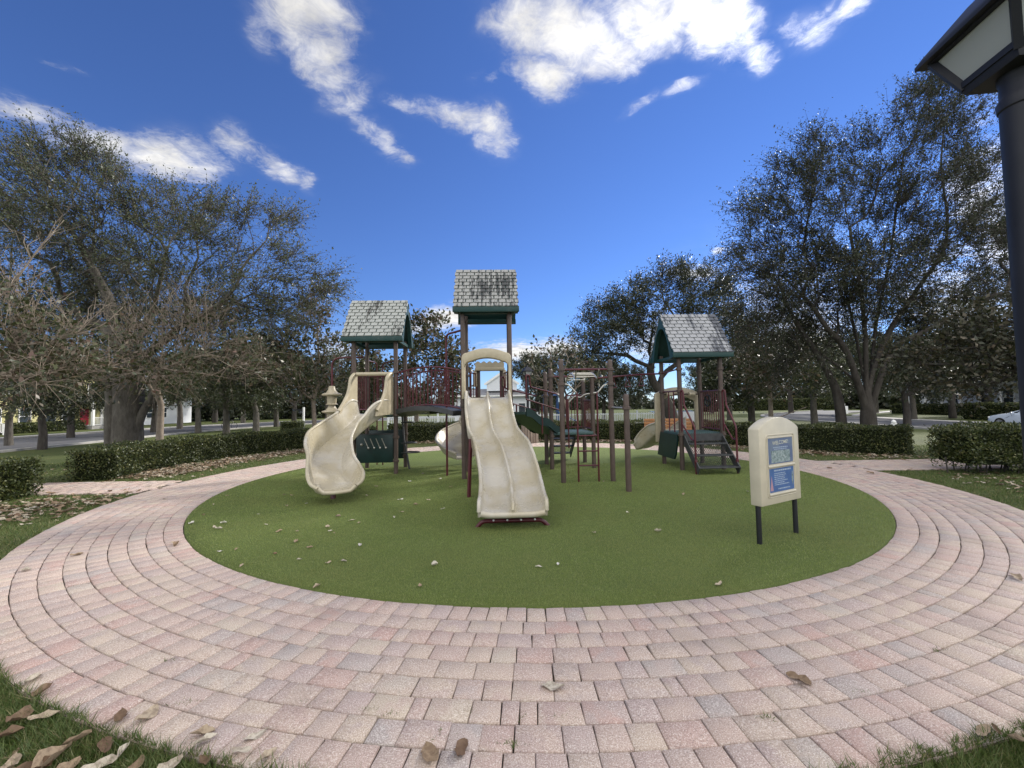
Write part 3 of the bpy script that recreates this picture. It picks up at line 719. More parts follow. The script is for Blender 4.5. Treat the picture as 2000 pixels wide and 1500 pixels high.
sp = [(-0.57, 10.62, 1.52, 0.28, 0.30, 0.30, 0.04, 0.0), (-0.62, 11.0, 1.42, 0.28, 0.26, 0.30, 0.06, 0.05), (-0.86, 11.32, 1.22, 0.28, 0.24, 0.34, 0.08, 0.14), (-1.22, 11.40, 1.0, 0.28, 0.24, 0.36, 0.09, 0.18), (-1.52, 11.18, 0.78, 0.28, 0.24, 0.36, 0.09, 0.18),
      (-1.58, 10.82, 0.56, 0.28, 0.22, 0.34, 0.09, 0.14), (-1.42, 10.5, 0.38, 0.28, 0.2, 0.26, 0.08, 0.06), (-1.18, 10.30, 0.30, 0.28, 0.14, 0.14, 0.07, 0.0)]
sp = [(a, b, c, d, r_, l_, f_, -k_) for a, b, c, d, l_, r_, f_, k_ in sp]
mb, *_ = trough(sp, 5); ss = obj('spiral_slide', mb, M_slide, play, angle=60); ss['label'] = 'beige spiral slide behind the tallest tower'
obj('support_leg', Mb().tube([(-1.25, 11.4, -0.02), (-1.25, 11.4, 0.98)], 0.04, 8), M_maroon, ss)

# --- wavy ramp from the tall tower down to the low deck
RA, RB = np.array([0.02, 9.55]), np.array([0.90, 10.50]); dv = (RB - RA) / np.linalg.norm(RB - RA); nv = np.array([-dv[1], dv[0]])
mb = Mb(); rings = []
for t in np.linspace(0, 1, 9):
    c = RA + (RB - RA) * t; z = 1.42 + (0.88 - 1.42) * t
    rings.append([(*(c - nv * .36), z), (*(c + nv * .36), z), (*(c + nv * .36), z - 0.06), (*(c - nv * .36), z - 0.06)])
mb.loft(rings); ramp_o = obj('ramp', mb, M_deck, play)
for s in (-1, 1):
    mb = Mb(); up_ = []; lo_ = []
    for t in np.linspace(0, 1, 25):
        zc = 1.42 + (0.93 - 1.42) * t + 0.03 * sin(t * 4 * pi); up_.append((t, zc + 0.09)); lo_.append((t, zc - 0.10))
    mb.band(up_, lo_, lambda u, v, d, s=s: (*(RA + (RB - RA) * u + nv * (s * 0.39 + d)), v), -0.018, 0.018); obj('wavy_board', mb, M_green, ramp_o)
    o2 = nv * s * 0.40
    a, b = RA + o2, RB + o2
    mb = Mb(); mb.tube(fillet([(*a, 1.72), (*a, 2.25), (*(a + dv * 0.12), 2.25), (*(a + dv * 0.14), 1.98), (*b, 1.80)], 0.06), 0.019, 8); mb.tube([(*a, 1.70), (*b, 1.42)], 0.017, 8)
    mb.tube([(*(a + dv * 0.55), 0.9), (*(a + dv * 0.55), 1.58)], 0.019, 8); obj('handrail', mb, M_maroon, ramp_o)
railing(T2, C2[1], C2[3], 1.70, 2.42, 6)

# --- low deck and climbing posts
mb = Mb(); mb.box((1.44, 10.63, 0.86), (1.0, 0.98, 0.07), radians(4), ch=0.01); ld = obj('low_deck', mb, M_deck, play)
ld['label'] = 'square teal deck below the climbing bars'
P_ = dict(A=(0.88, 10.97, 2.43), B=(0.94, 10.11, 2.44), C=(1.005, 8.41, 2.50), D=(1.93, 11.23, 2.20), E=(1.98, 10.24, 2.45), F=(2.02, 8.49, 2.48), G=(2.06, 7.50, 1.75))
COLL = dict(A=(0.88, 1.8), B=(0.80, 1.84, 2.25), C=(1.98, 2.28), D=(0.88, 1.8), E=(0.80, 1.82, 2.25), F=(1.50, 1.98, 2.28), G=(1.49,))
for k in P_: post(play, P_[k][0], P_[k][1], P_[k][2], COLL[k])
def at_(k, z): return (P_[k][0], P_[k][1], z)
oh = pipe('overhead_bar', play, [at_('C', 2.28), at_('F', 2.28)], 0.022, M_maroon); pipe('overhead_bar', play, [at_('B', 2.25), at_('E', 2.25)], 0.022, M_maroon)
pipe('parallel_bar', play, [at_('F', 1.50), at_('G', 1.49)], 0.017, M_steel)
# arched overhead ladder
mb = Mb(); rows_ = []
for t in np.linspace(0, 1, 11):
    y = 8.62 + 1.5 * t; z = 2.10 + 0.17 * sin(pi * t) * 1.0
    rows_.append(((1.32, y, z), (1.78, y + 0.02, z)))
mb.tube([a for a, b in rows_], 0.016, 8); mb.tube([b for a, b in rows_], 0.016, 8)
for a, b in rows_[1:-1]: mb.tube([a, b], 0.013, 6)
for k in (0, -1):
    for q in rows_[k]: mb.tube([q, (q[0], 8.45 if k == 0 else 10.18, 2.27)], 0.014, 6)
obj('arched_ladder', mb, M_steel, play)
# bent grips from posts to the upright ladder, ladder rungs
lad = Mb()
for x in (1.32, 1.73): lad.tube([(x, 8.47, -0.02), (x, 8.45, 1.82)], 0.019, 8)
for z in (0.33, 0.62, 0.93): lad.tube([(1.32, 8.47, z), (1.73, 8.47, z)], 0.015, 8)
ldr = obj('rung_ladder', lad, M_maroon, play)
pipe('bent_grip', play, [at_('C', 1.98), (1.14, 8.42, 1.98), (1.31, 8.45, 1.80)], 0.016, M_steel, 0.05); pipe('bent_grip', play, [at_('F', 1.98), (1.88, 8.48, 1.96), (1.74, 8.45, 1.80), (1.66, 8.45, 1.80)], 0.016, M_steel, 0.06)
pipe('bent_grip', play, [at_('E', 1.82), (1.80, 10.2, 1.82), (1.66, 10.2, 1.72), (1.55, 10.2, 1.78), (1.36, 10.18, 1.60)], 0.016, M_steel, 0.08)
pipe('bent_grip', play, [at_('B', 1.84), (1.10, 10.12, 1.84), (1.24, 10.14, 1.68)], 0.016, M_steel, 0.05)
railing(ld, (1.93, 11.20), (1.98, 10.28), 0.95, 1.66, 7); railing(ld, (1.45, 11.10), (1.90, 11.22), 0.95, 1.80, 5)
for x in (1.24, 1.36):
    pipe('grab_pole', ld, [(x, 10.14, 0.5), (x, 10.14, 1.70)], 0.017)
# stairs behind the low deck
def stairs(name, parent, a, dirv, w, z0, n, rise, run, mat):
    d = np.array(dirv) / np.linalg.norm(dirv); s = np.array([-d[1], d[0]]); a = np.array(a)
    st = Mb()
    for sg in (-1, 1):
        q = [(0.0, z0 - 0.02), (0.0, z0 - 0.26), (run * n - 0.02, z0 - rise * n - 0.14), (run * n + 0.06, z0 - rise * n + 0.0)]
        st.prism(q, lambda u, v, dd, sg=sg: (*(a + d * u + s * (sg * w / 2 + dd)), v), -0.012, 0.012)
    st.box((*(a + d * 0.02), z0 - 0.10), (0.03, w, 0.16), atan2(d[1], d[0]))
    o = obj(name, st, mat, parent)
    for k in range(1, n + 1):
        tr = Mb(); z = z0 - rise * k; c = a + d * (run * (k - 0.5) + 0.03)
        tr.box((*c, z), (run + 0.03, w - 0.03, 0.03), atan2(d[1], d[0]), ch=0.004); obj('tread', tr, mat, o)
        rs = Mb(); c0 = a + d * (run * (k - 1) + 0.03); nseg = 18
        for j in range(nseg):   # expanded metal riser
            for f0, f1 in ((0, 1), (1, 0)):
                u0 = -w / 2 + 0.03 + (w - 0.06) * j / nseg; u1 = u0 + (w - 0.06) / nseg
                for h in range(3):
                    za, zb = z + 0.02 + (rise - 0.02) * (h + f0) / 3, z + 0.02 + (rise - 0.02) * (h + f1) / 3
                    rs.bar((*(c0 + s * u0), za), (*(c0 + s * u1), zb), 0.009, 0.006)
        obj('mesh_riser', rs, mat, o, recalc=False)
    return o
stairs('mesh_steps', play, (1.36, 11.12), (-0.05, 1), 0.62, 0.86, 3, 0.22, 0.25, M_dark)
# --- horizontal ladder reaching to the low tower, with hanging handles
mb = Mb(); pa, pb = np.array([2.02, 8.49, 2.28]), np.array([3.90, 10.70, 2.36]); pc2 = np.array([3.92, 9.70, 2.36])
beam = obj('overhead_beam', mb.tube([(1.98, 10.24, 2.20), (2.6, 10.3, 2.24), (3.3, 10.6, 2.30), (3.88, 10.72, 2.32)], 0.022, 8).tube([(3.88, 10.72, 2.32), (3.92, 9.69, 2.36)], 0.018, 8), M_maroon, play)
for t in (0.30, 0.5, 0.7):
    q = np.array([1.98, 10.24, 2.20]) * (1 - t) + np.array([3.88, 10.72, 2.30]) * t
    h = Mb(); h.tube([q, q + (-0.02, 0, -0.10), q + (-0.07, 0, -0.26)], 0.009, 6); h.tube([q, q + (0.02, 0, -0.10), q + (0.07, 0, -0.26)], 0.009, 6); h.tube([q + (-0.07, 0, -0.26), q + (0.07, 0, -0.26)], 0.014, 8)
    obj('trapeze_handle', h, M_maroon, beam)

# --- low tower: steps, rails, arch, slide
stp = stairs('mesh_steps', play, (4.41, 9.66), (0.045, -1), 0.90, 0.86, 3, 0.235, 0.21, M_dark)
stp['label'] = 'dark expanded metal steps up to the low tower'
for (px_, py_), fx, fy in (((3.92, 9.66), 3.98, 9.10), ((4.90, 9.69), 4.90, 9.13)):
    mb = Mb(); mb.tube(fillet([(px_, py_ - 0.03, 1.30), (px_, py_ - 0.03, 1.84), (px_ + 0.01, py_ - 0.12, 1.84), (px_ + 0.02, py_ - 0.14, 1.50), (fx, fy, 1.02), (fx, fy, -0.02)], 0.05), 0.021, 8)
    mb.tube(fillet([(px_, py_ - 0.03, 1.08), (fx, fy + 0.16, 0.74), (fx, fy, 0.74)], 0.04), 0.017, 8)
    mb.tube([(px_, py_ - 0.03, 1.84), (px_, py_ - 0.03, 0.9)], 0.019, 8); mb.lathe([(0.03, 0.24), (0.034, 0.25), (0.034, 0.30), (0.03, 0.31)], (fx, fy, 0), 10); obj('handrail', mb, M_maroon, stp)
railing(T3, C3[3], C3[1], 0.92, 1.84, 10)
mb = Mb(); mb.tube([(4.83 + 0.0 * sin(t), 10.26 + 0.14 * cos(t), 1.60 + 0.14 * sin(t)) for t in np.linspace(0, 2 * pi, 20)], 0.017, 8)
for a in (0.5, 2.6, 4.7): mb.tube([(4.83, 10.26, 1.60), (4.83, 10.26 + 0.14 * cos(a), 1.60 + 0.14 * sin(a))], 0.013, 6)
mb.tube([(4.83, 10.26, 1.60), (4.90, 10.26, 1.60)], 0.03, 8); obj('steering_wheel', mb, M_black, T3)
pipe('crossbar', T3, [(3.90, 10.72, 1.78), (4.87, 10.75, 1.78)], 0.02, M_brown)
for x in (4.06, 4.64):
    mb = Mb(); mb.tube([(x - 0.08, 10.71, 1.78), (x - 0.075, 10.71, 1.78), (x - 0.05, 10.71, 1.78), (x + 0.05, 10.713, 1.78), (x + 0.075, 10.713, 1.78), (x + 0.08, 10.713, 1.78)], [0.03, 0.062, 0.05, 0.05, 0.062, 0.03], 12); obj('spinner_drum', mb, M_beige, T3)
for x, y in ((3.905, 10.35), (3.913, 10.05)): pipe('safety_bar', T3, [(x, y, 0.86), (x, y, 1.84)], 0.016)
pipe('safety_bar', T3, [(3.89, 10.70, 1.84), (3.92, 9.70, 1.84)], 0.019)
mb = Mb(); N = 24; outer = []; inner = []
for i in range(N + 1):
    t = -1 + 2 * i / N; outer.append((0.60 * t, 1.80 + 0.17 * (1 - t * t))); inner.append((0.46 * t, 1.60 + 0.15 * (1 - t * t)))
outer = [(-0.60, 0.55)] + outer + [(0.60, 0.55)]; inner = [(-0.46, 0.55)] + inner + [(0.46, 0.55)]
mb.band(outer, inner, lambda u, v, d: (4.33 + u, 10.90 + d + u * 0.04, v), -0.04, 0.04)
sp = [(4.30, 10.98, 0.87, 0.27, 0.30, 0.30, 0.03, 0.0), (4.26, 11.30, 0.80, 0.27, 0.24, 0.26, 0.05, -0.03), (4.14, 11.62, 0.64, 0.27, 0.30, 0.22, 0.07, -0.10), (3.98, 11.88, 0.45, 0.27, 0.30, 0.2, 0.07, -0.10), (3.82, 12.06, 0.30, 0.27, 0.24, 0.18, 0.07, -0.05), (3.72, 12.16, 0.26, 0.27, 0.12, 0.12, 0.06, 0.0)]
m2, *_ = trough(sp, 5); s3 = obj('short_slide', m2, M_slide, play, angle=60); s3['label'] = 'short beige slide turning off the back of the low tower'
obj('entrance_arch', mb, M_beige, s3, angle=40, bevel=0.012)
mb = Mb(); mb.prism([(9.74, 0.82), (10.72, 0.82), (10.95, 0.22), (9.95, 0.22), (9.86, 0.34), (9.78, 0.58)], lambda u, v, d: (3.86 + d - (u - 9.7) * 0.04, u, v), -0.02, 0.02); obj('side_panel', mb, M_green, T3)
# ================================================================== OTHER OBJECTS
# ---- welcome sign on two black posts
M_cream = material('cream_plastic', mottled((0.46, 0.42, 0.32), 0.08, 5), 0.42, 0.5)
SA, SB = np.array([2.72, 4.68]), np.array([3.37, 5.04]); su = (SB - SA) / np.linalg.norm(SB - SA); sn = np.array([su[1], -su[0]])   # sn faces the viewer
sc_ = (SA + SB) / 2
sign = thing('information_sign', 'cream arched information board reading WELCOME on two black posts in the turf', 'sign', (sc_[0], sc_[1], 0))
def S3(u, z, d): q = sc_ + su * u + sn * d; return (q[0], q[1], z)
hwS = 0.405; D2 = 0.065
n = 14; arch = [(-hwS + 2 * hwS * i / n, 1.275 + 0.125 * (1 - (-1 + 2 * i / n) ** 2)) for i in range(n + 1)]
outline = [(-hwS, 0.42), (hwS, 0.42)] + arch[::-1]
mb = Mb(); mb.prism(outline, S3, -D2, D2)
wl, wr = -0.255, 0.255
def rect(u0, u1, z0, z1): return [(u0, z0), (u1, z0), (u1, z1), (u0, z1)]
body = obj('board', mb, M_cream, sign, angle=40, bevel=0.016)
fr = Mb()
for (u0, u1, z0, z1) in ((wl - 0.03, wr + 0.03, 0.505, 1.20),):
    pts = fillet([S3(0, z0, D2), S3(u1, z0, D2), S3(u1, z1, D2), S3(u0, z1, D2), S3(u0, z0, D2), S3(0, z0, D2)], 0.035)
    fr.tube(pts, 0.0085, 8)
for u in (wl - 0.003, wr + 0.003): fr.tube([S3(u, 0.535, D2), S3(u, 1.168, D2)], 0.009, 8)
fr.tube([S3(wl, 1.168, D2), S3(wr, 1.168, D2)], 0.009, 8)
for z in (0.845, 0.535): fr.tube([S3(wl - 0.01, z, D2), S3(wr + 0.01, z, D2)], 0.018, 10)
obj('window_trim', fr, M_cream, sign)
def poster_mat(nm, stops, sc):
    return material(nm, lambda t: t.ramp(t.noise(objco(t), sc, 5, 0.65), stops), 0.35, 0.5)
M_p1 = poster_mat('faded_poster', [(0.3, (0.055, 0.085, 0.18)), (0.5, (0.09, 0.125, 0.22)), (0.7, (0.15, 0.19, 0.23))], 5)
M_p2 = poster_mat('blue_poster', [(0.3, (0.035, 0.085, 0.22)), (0.6, (0.05, 0.12, 0.29)), (0.8, (0.09, 0.16, 0.30))], 5)
M_ink = material('pale_ink', (0.30, 0.37, 0.46), 0.5); M_ink2 = material('cream_ink', (0.55, 0.55, 0.45), 0.5)
M_pink = material('pink_print', (0.36, 0.21, 0.25), 0.5); M_photo = material('photo_print', lambda t: t.ramp(t.noise(objco(t), 34, 4, 0.7), [(0.3, (0.03, 0.06, 0.06)), (0.5, (0.18, 0.24, 0.24)), (0.7, (0.38, 0.42, 0.42))]), 0.5)
dP = D2 + 0.003
pos1 = obj('poster', Mb().prism(rect(wl + 0.004, wr - 0.004, 0.872, 1.16), S3, dP - 0.002, dP), M_p1, sign); pos2 = obj('poster', Mb().prism(rect(wl + 0.004, wr - 0.004, 0.556, 0.82), S3, dP - 0.001, dP), M_p2, sign)
pos1['label'] = 'upper poster headed WELCOME'; pos2['label'] = 'lower blue poster with lines of small print'
def text_mesh(name, body_, size, mat, parent, place):
    cu = bpy.data.curves.new(name, 'FONT'); cu.body = body_; cu.size = size; cu.align_x = 'CENTER'; cu.align_y = 'CENTER'; cu.extrude = 0.0
    cu.offset = size * 0.004
    o = bpy.data.objects.new(name, cu); COL.objects.link(o)
    me = bpy.data.meshes.new_from_object(o, depsgraph=bpy.context.evaluated_depsgraph_get())
    bpy.data.objects.remove(o); mb = Mb(); mb.add([place(v.co.x, v.co.y) for v in me.vertices], [tuple(p.vertices) for p in me.polygons])
    return obj(name, mb, mat, parent, recalc=False)
text_mesh('lettering', 'WELCOME!', 0.060, M_ink2, pos1, lambda x, y: S3(x * 1.05, 1.108 + y + x * 0.03, dP + 0.0015))
rs = random.Random(4)
def lines(z, u0, u1, h, parent):
    small = Mb(); u = u0
    while u < u1:
        w = rs.uniform(0.012, 0.04); w = min(w, u1 - u)
        if w > 0.006: small.prism(rect(u, u + w, z - h / 2, z + h / 2), S3, dP + 0.0005, dP + 0.001)
        u += w + 0.007
    obj('small_print', small, M_ink, parent, recalc=False)
for z, a, h in ((1.055, 0.15, 0.010), (1.035, 0.13, 0.008)): lines(z, -a, a, h, pos1)
obj('photo_panel', Mb().prism(rect(-0.19, 0.19, 0.885, 1.02), S3, dP + 0.0004, dP + 0.0008), M_photo, pos1)
lines(0.795, -0.15, 0.19, 0.016, pos2)
for k in range(7): lines(0.762 - k * 0.021, -0.15, -0.15 + rs.uniform(0.16, 0.30), 0.009, pos2)
lines(0.588, -0.08, 0.16, 0.012, pos2)
obj('printed_shape', Mb().prism([(-0.235, 0.575), (-0.175, 0.575), (-0.195, 0.68), (-0.205, 0.745), (-0.215, 0.68)], S3, dP + 0.0004, dP + 0.0008), M_pink, pos2); obj('printed_shape', Mb().prism([(0.205, 0.655), (0.225, 0.60), (0.235, 0.70), (0.222, 0.775), (0.208, 0.74)], S3, dP + 0.0004, dP + 0.0008), M_photo, pos2)
for q in (SA, SB): obj('leg', Mb().lathe([(0.027, -0.02), (0.027, 0.415)], (q[0], q[1], 0), 14), M_black, sign)

# ---- post lamps
M_lamp = material('lamp_black', mottled((0.013, 0.014, 0.020), 0.25, 5), 0.55, 0.35)
M_frost = material('frosted_glass', (0.50, 0.53, 0.52), 0.35, 0.4, trans=0.35)
def post_lamp(name, label, x, y, hgt, rz, rpost, group=None, z0=0.0):
    L = thing(name, label, 'lamp', (x, y, z0), group)
    hb = hgt; s0, s1, h = 0.118, 0.195, 0.235                      # half side at bottom, at top, head height
    mb = Mb(); mb.lathe([(rpost * 1.5, -0.05), (rpost * 1.5, 0.18), (rpost * 1.3, 0.24), (rpost * 1.08, 0.28), (rpost * 1.03, 0.5), (rpost * 1.0, 1.5), (rpost * 0.98, hb - 0.16), (rpost * 1.06, hb - 0.155), (rpost * 1.10, hb - 0.12), (rpost * 0.94, hb - 0.10), (rpost * 0.92, hb - 0.035), (rpost * 1.0, hb - 0.02), (rpost * 1.0, hb)], (x, y, z0), 24)
    obj('pole', mb, M_lamp, L)
    R = Matrix.Rotation(rz, 3, 'Z')
    def q(u, v, z): p = R @ Vector((u, v, 0)); return (x + p.x, y + p.y, z0 + z)
    sq = lambda s, z: [q(-s, -s, z), q(s, -s, z), q(s, s, z), q(-s, s, z)]
    mb = Mb(); mb.loft([sq(s0 + 0.0, hb), sq(s0 + 0.012, hb + 0.03), sq(s0 + 0.012, hb + 0.045)])
    for sx, sy in ((-1, -1), (1, -1), (1, 1), (-1, 1)): mb.bar(q(sx * s0, sy * s0, hb + 0.03), q(sx * s1, sy * s1, hb + h), 0.030, 0.030, up=(sx, sy, 0.3))
    for i in range(4):
        a, b = sq(s1, hb + h)[i], sq(s1, hb + h)[(i + 1) % 4]; mb.bar(a, b, 0.028, 0.028)
        a, b = sq(s0 + .004, hb + .05)[i], sq(s0 + .004, hb + .05)[(i + 1) % 4]; mb.bar(a, b, 0.03, 0.03)
    fr_ = obj('lantern_frame', mb, M_lamp, L)
    mb = Mb(); mb.loft([sq(s1 + 0.042, hb + h - 0.005), sq(s1 + 0.042, hb + h + 0.012), sq(s1 + 0.02, hb + h + 0.045), sq(0.10, hb + h + 0.19), sq(0.045, hb + h + 0.22)]); mb.lathe([(0.04, hb + h + 0.215), (0.05, hb + h + 0.24), (0.02, hb + h + 0.27), (0.012, hb + h + 0.32), (0.002, hb + h + 0.34)], (x, y, z0), 12)
    obj('cap', mb, M_lamp, L)
    for i in range(4):
        a, b = sq(s0 - 0.004, hb + 0.03), sq(s1 - 0.006, hb + h); j = (i + 1) % 4
        mb = Mb(); mb.add([a[i], a[j], b[j], b[i]], [(0, 1, 2, 3)]); obj('pane', mb, M_frost, L, recalc=False)
    return L
post_lamp('street_lamp', 'tall black lamp post with a frosted lantern head, nearest at the right edge', 2.315, 1.80, 3.05, radians(45 - 52), 0.074)
p = at(1030, 745, 20); post_lamp('street_lamp', 'small distant black lamp post behind the tall tower and the trash barrel', p[0], 20.0, 2.95, radians(20), 0.06, z0=float(land(p[0], 20)))

# ---- bench and litter barrel behind the turf
M_wood = material('bench_slat', lambda t: t.ramp(t.noise(t.mapping(objco(t), scale=(1, 12, 12)), 3, 5, 0.6), [(0.3, (0.25, 0.115, 0.045)), (0.7, (0.36, 0.185, 0.08))]), 0.6, 0.35)
bx, by = 5.95, 15.85; B = thing('park_bench', 'wooden slatted bench with black legs by the back hedge', 'bench', (bx, by, 0)); rb = radians(-12); Rb = Matrix.Rotation(rb, 3, 'Z')
def b3(u, v, z): q = Rb @ Vector((u, v, 0)); return (bx + q.x, by + q.y, z)
s = Mb()
for k in range(4): s.box(b3(0, -0.22 + k * 0.125, 0.44), (1.75, 0.10, 0.035), rb, ch=0.006)
obj('seat', s, M_wood, B); s = Mb()
for k in range(4): s.box(b3(0, 0.24 + 0.02 * k, 0.54 + 0.115 * k), (1.75, 0.035, 0.10), rb, ch=0.006)
obj('backrest', s, M_wood, B)
for u in (-0.68, 0.68):
    s = Mb(); s.bar(b3(u, -0.12, -0.03), b3(u, -0.12, 0.42), 0.05, 0.05); s.bar(b3(u, -0.28, 0.40), b3(u, 0.24, 0.40), 0.05, 0.04); s.bar(b3(u, 0.16, -0.03), b3(u, 0.27, 0.50), 0.05, 0.05); s.bar(b3(u, 0.27, 0.5), b3(u, 0.34, 0.93), 0.045, 0.03); obj('leg', s, M_black, B)
M_slat = material('weathered_slat', lambda t: t.ramp(t.noise(t.mapping(objco(t), scale=(8, 8, 1)), 2, 5, 0.6), [(0.3, (0.16, 0.12, 0.095)), (0.7, (0.33, 0.27, 0.22))]), 0.75, 0.3)
tx, ty = 0.70, 17.15; TR = thing('litter_bin', 'round litter bin of weathered wooden slats by the back of the brick ring', 'bin', (tx, ty, 0))
s = Mb()
for k in range(18): a = 2 * pi * k / 18; s.box((tx + 0.33 * cos(a), ty + 0.33 * sin(a), 0.40), (0.03, 0.095, 0.78), a, ch=0.006)
obj('slats', s, M_slat, TR); obj('liner', Mb().lathe([(0.29, 0.02), (0.30, 0.76), (0.25, 0.77), (0.24, 0.5)], (tx, ty, 0), 18), M_black, TR)

# ---- white picket fence far behind, pool house, blue play pieces
M_pick = material('fence_white', (0.62, 0.64, 0.66), 0.6)
FN = thing('picket_fence', 'white picket fence running behind the back hedge', 'fence', (7, 40, -0.5)); m1 = Mb(); m2 = Mb(); m3 = Mb()
fz = lambda x, y: float(land(x, y))
for x in np.arange(-12.0, 15.6, 0.165): m1.box((x, 40, fz(x, 40) + 0.62), (0.055, 0.03, 1.05))
for z in (0.22, 1.05): m2.box((1.8, 40.03, fz(5, 40) + z), (27.6, 0.05, 0.09))
for x in np.arange(-12.0, 15.7, 2.4): m3.box((x, 40.0, fz(x, 40) + 0.65), (0.13, 0.13, 1.35)); m3.box((x, 40, fz(x, 40) + 1.34), (0.17, 0.17, 0.05))
obj('pickets', m1, M_pick, FN); obj('rail', m2, M_pick, FN)
obj('posts', m3, M_pick, FN)
FN2 = thing('picket_fence', 'white solid boarded end of the fence behind the low tower', 'fence', (14.2, 37, -0.5)); m1 = Mb()
for x in np.arange(13.9, 17.0, 0.14): m1.box((x, 38.0 + (x - 13.9) * 0.2, fz(15, 38) + 0.62), (0.13, 0.03, 1.15))
obj('boards', m1, M_pick, FN2)
M_wall = material('white_siding', lambda t: t.mix(t.smooth(t.math('FRACT', t.math('MULTIPLY', t.sep(geo(t))[2], 5.5)), 0.86, 0.98), (0.66, 0.68, 0.70), (0.42, 0.44, 0.47)), 0.6)
M_rgrey = material('grey_roof', lambda t: t.ramp(t.noise(t.mapping(geo(t), scale=(1, 1, 6)), 3, 4, 0.7), [(0.3, (0.13, 0.13, 0.135)), (0.7, (0.24, 0.24, 0.25))]), 0.8)
M_glass = material('window_glass', (0.03, 0.04, 0.05), 0.08, 0.6)
ph = thing('pool_house', 'white pool house with a gabled lantern roof behind the tall tower', 'house', (-2.6, 56, -0.58)); z0 = -0.58
w = Mb(); w.box((-2.7, 58.4, z0 + 1.65), (10.2, 5, 3.3)); w.prism([(-3.45, 3.4), (0.65, 3.4), (0.65, 4.45), (-1.4, 5.75), (-3.45, 4.45)], lambda u, v, d: (u, d, v), 56.2, 59); obj('wall', w, M_wall, ph)
w = Mb(); w.loft([[(-8.2, 55.5, 2.72), (2.8, 55.5, 2.72), (2.8, 61.3, 2.72), (-8.2, 61.3, 2.72)], [(-8.2, 55.5, 2.80), (2.8, 55.5, 2.80), (2.8, 61.3, 2.80), (-8.2, 61.3, 2.80)], [(-5.8, 57.6, 3.75), (0.6, 57.6, 3.75), (0.6, 59.2, 3.75), (-5.8, 59.2, 3.75)]]); obj('roof', w, M_rgrey, ph)
w = Mb()
for s_ in (-1, 1): w.bar((-1.4 + s_ * 2.35, 56.12, 4.28), (-1.4, 56.12, 5.85), 0.30, 0.14, up=(0, 1, 0))
w.box((-2.7, 55.42, 2.72), (11.1, 0.12, 0.2)); obj('gable_trim', w, M_white, ph)
for x in (-6.6, -4.4, 1.3):
    o = obj('window', Mb().box((x, 55.87, 1.1), (1.0, 0.06, 1.3)), M_white, ph); obj('pane', Mb().box((x, 55.84, 1.1), (0.84, 0.03, 1.14)), M_glass, o)
o = obj('door', Mb().box((-1.6, 55.87, 0.5), (1.0, 0.06, 2.1)), M_white, ph)
M_blue = material('blue_plastic', (0.015, 0.06, 0.19), 0.4)
bp = thing('play_tower', 'small blue play tower far beyond the white fence', 'playground', (4.2, 46, -0.58)); z0 = -0.58
for x in (3.55, 5.0):
    for y in (45.4, 46.8): obj('post', Mb().box((x, y, z0 + 1.55), (0.13, 0.13, 3.1)), M_blue, bp)
obj('roof', Mb().loft([[(3.3, 45.2, 2.45), (5.25, 45.2, 2.45), (5.25, 47, 2.45), (3.3, 47, 2.45)], [(4.2, 46.0, 3.2), (4.3, 46.0, 3.2), (4.3, 46.2, 3.2), (4.2, 46.2, 3.2)]]), M_blue, bp)
obj('deck', Mb().box((4.27, 46.1, z0 + 1.2), (1.5, 1.5, 0.1)), M_dark, bp)
obj('slide', Mb().bar((5.0, 45.6, z0 + 1.2), (7.0, 45.0, z0 + 0.15), 0.6, 0.1), M_blue, bp)

# ---- houses
M_yel = material('yellow_siding', lambda t: t.mix(t.smooth(t.math('FRACT', t.math('MULTIPLY', t.sep(geo(t))[2], 6.0)), 0.84, 0.98), (0.46, 0.43, 0.20), (0.28, 0.26, 0.12)), 0.7)
M_red = material('red_door', (0.28, 0.012, 0.03), 0.45)
def window_on(parent, x, y, z, w, h, frame=0.10):
    o = obj('window', Mb().box((x, y, z), (0.10, w, h)), M_white, parent)
    p_ = Mb(); p_.box((x + 0.052 * (1 if parent.location.x < 0 else -1), y, z - h * 0.24), (0.02, w - 2 * frame, h * 0.5 - frame)); p_.box((x + 0.052 * (1 if parent.location.x < 0 else -1), y, z + h * 0.24), (0.02, w - 2 * frame, h * 0.5 - frame)); obj('pane', p_, M_glass, o)
def rail_run(mb, a, b, za, zb, h=0.95):
    a = np.array(a); b = np.array(b); L = np.linalg.norm(b - a); n_ = max(2, int(L / 0.13))
    mb.bar((*a, za + h), (*b, zb + h), 0.06, 0.06); mb.bar((*a, za + 0.12), (*b, zb + 0.12), 0.05, 0.05)
    for t in np.linspace(0, 1, n_): q = a + (b - a) * t; z = za + (zb - za) * t; mb.box((*q, z + h / 2 + 0.05), (0.035, 0.035, h - 0.1))
    for q, z in ((a, za), (b, zb)): mb.box((*q, z + h / 2), (0.1, 0.1, h + 0.12))
zh = -0.56
yh = thing('yellow_house', 'pale yellow house with a red front door and white porch rails', 'house', (-52, 45, zh)); X0 = -52.0
w = Mb(); w.box((X0 - 4, 43.6, zh + 3.3), (8, 17.6, 6.6)); obj('wall', w, M_yel, yh)
w = Mb(); w.box((X0 + 0.06, 45.5, zh + 0.2), (0.12, 13.8, 0.5)); w.box((X0 + 0.05, 52.42, zh + 3.3), (0.14, 0.25, 6.5)); w.box((X0 + 0.05, 48.2, zh + 3.35), (0.16, 8.4, 0.3)); obj('trim', w, M_white, yh)
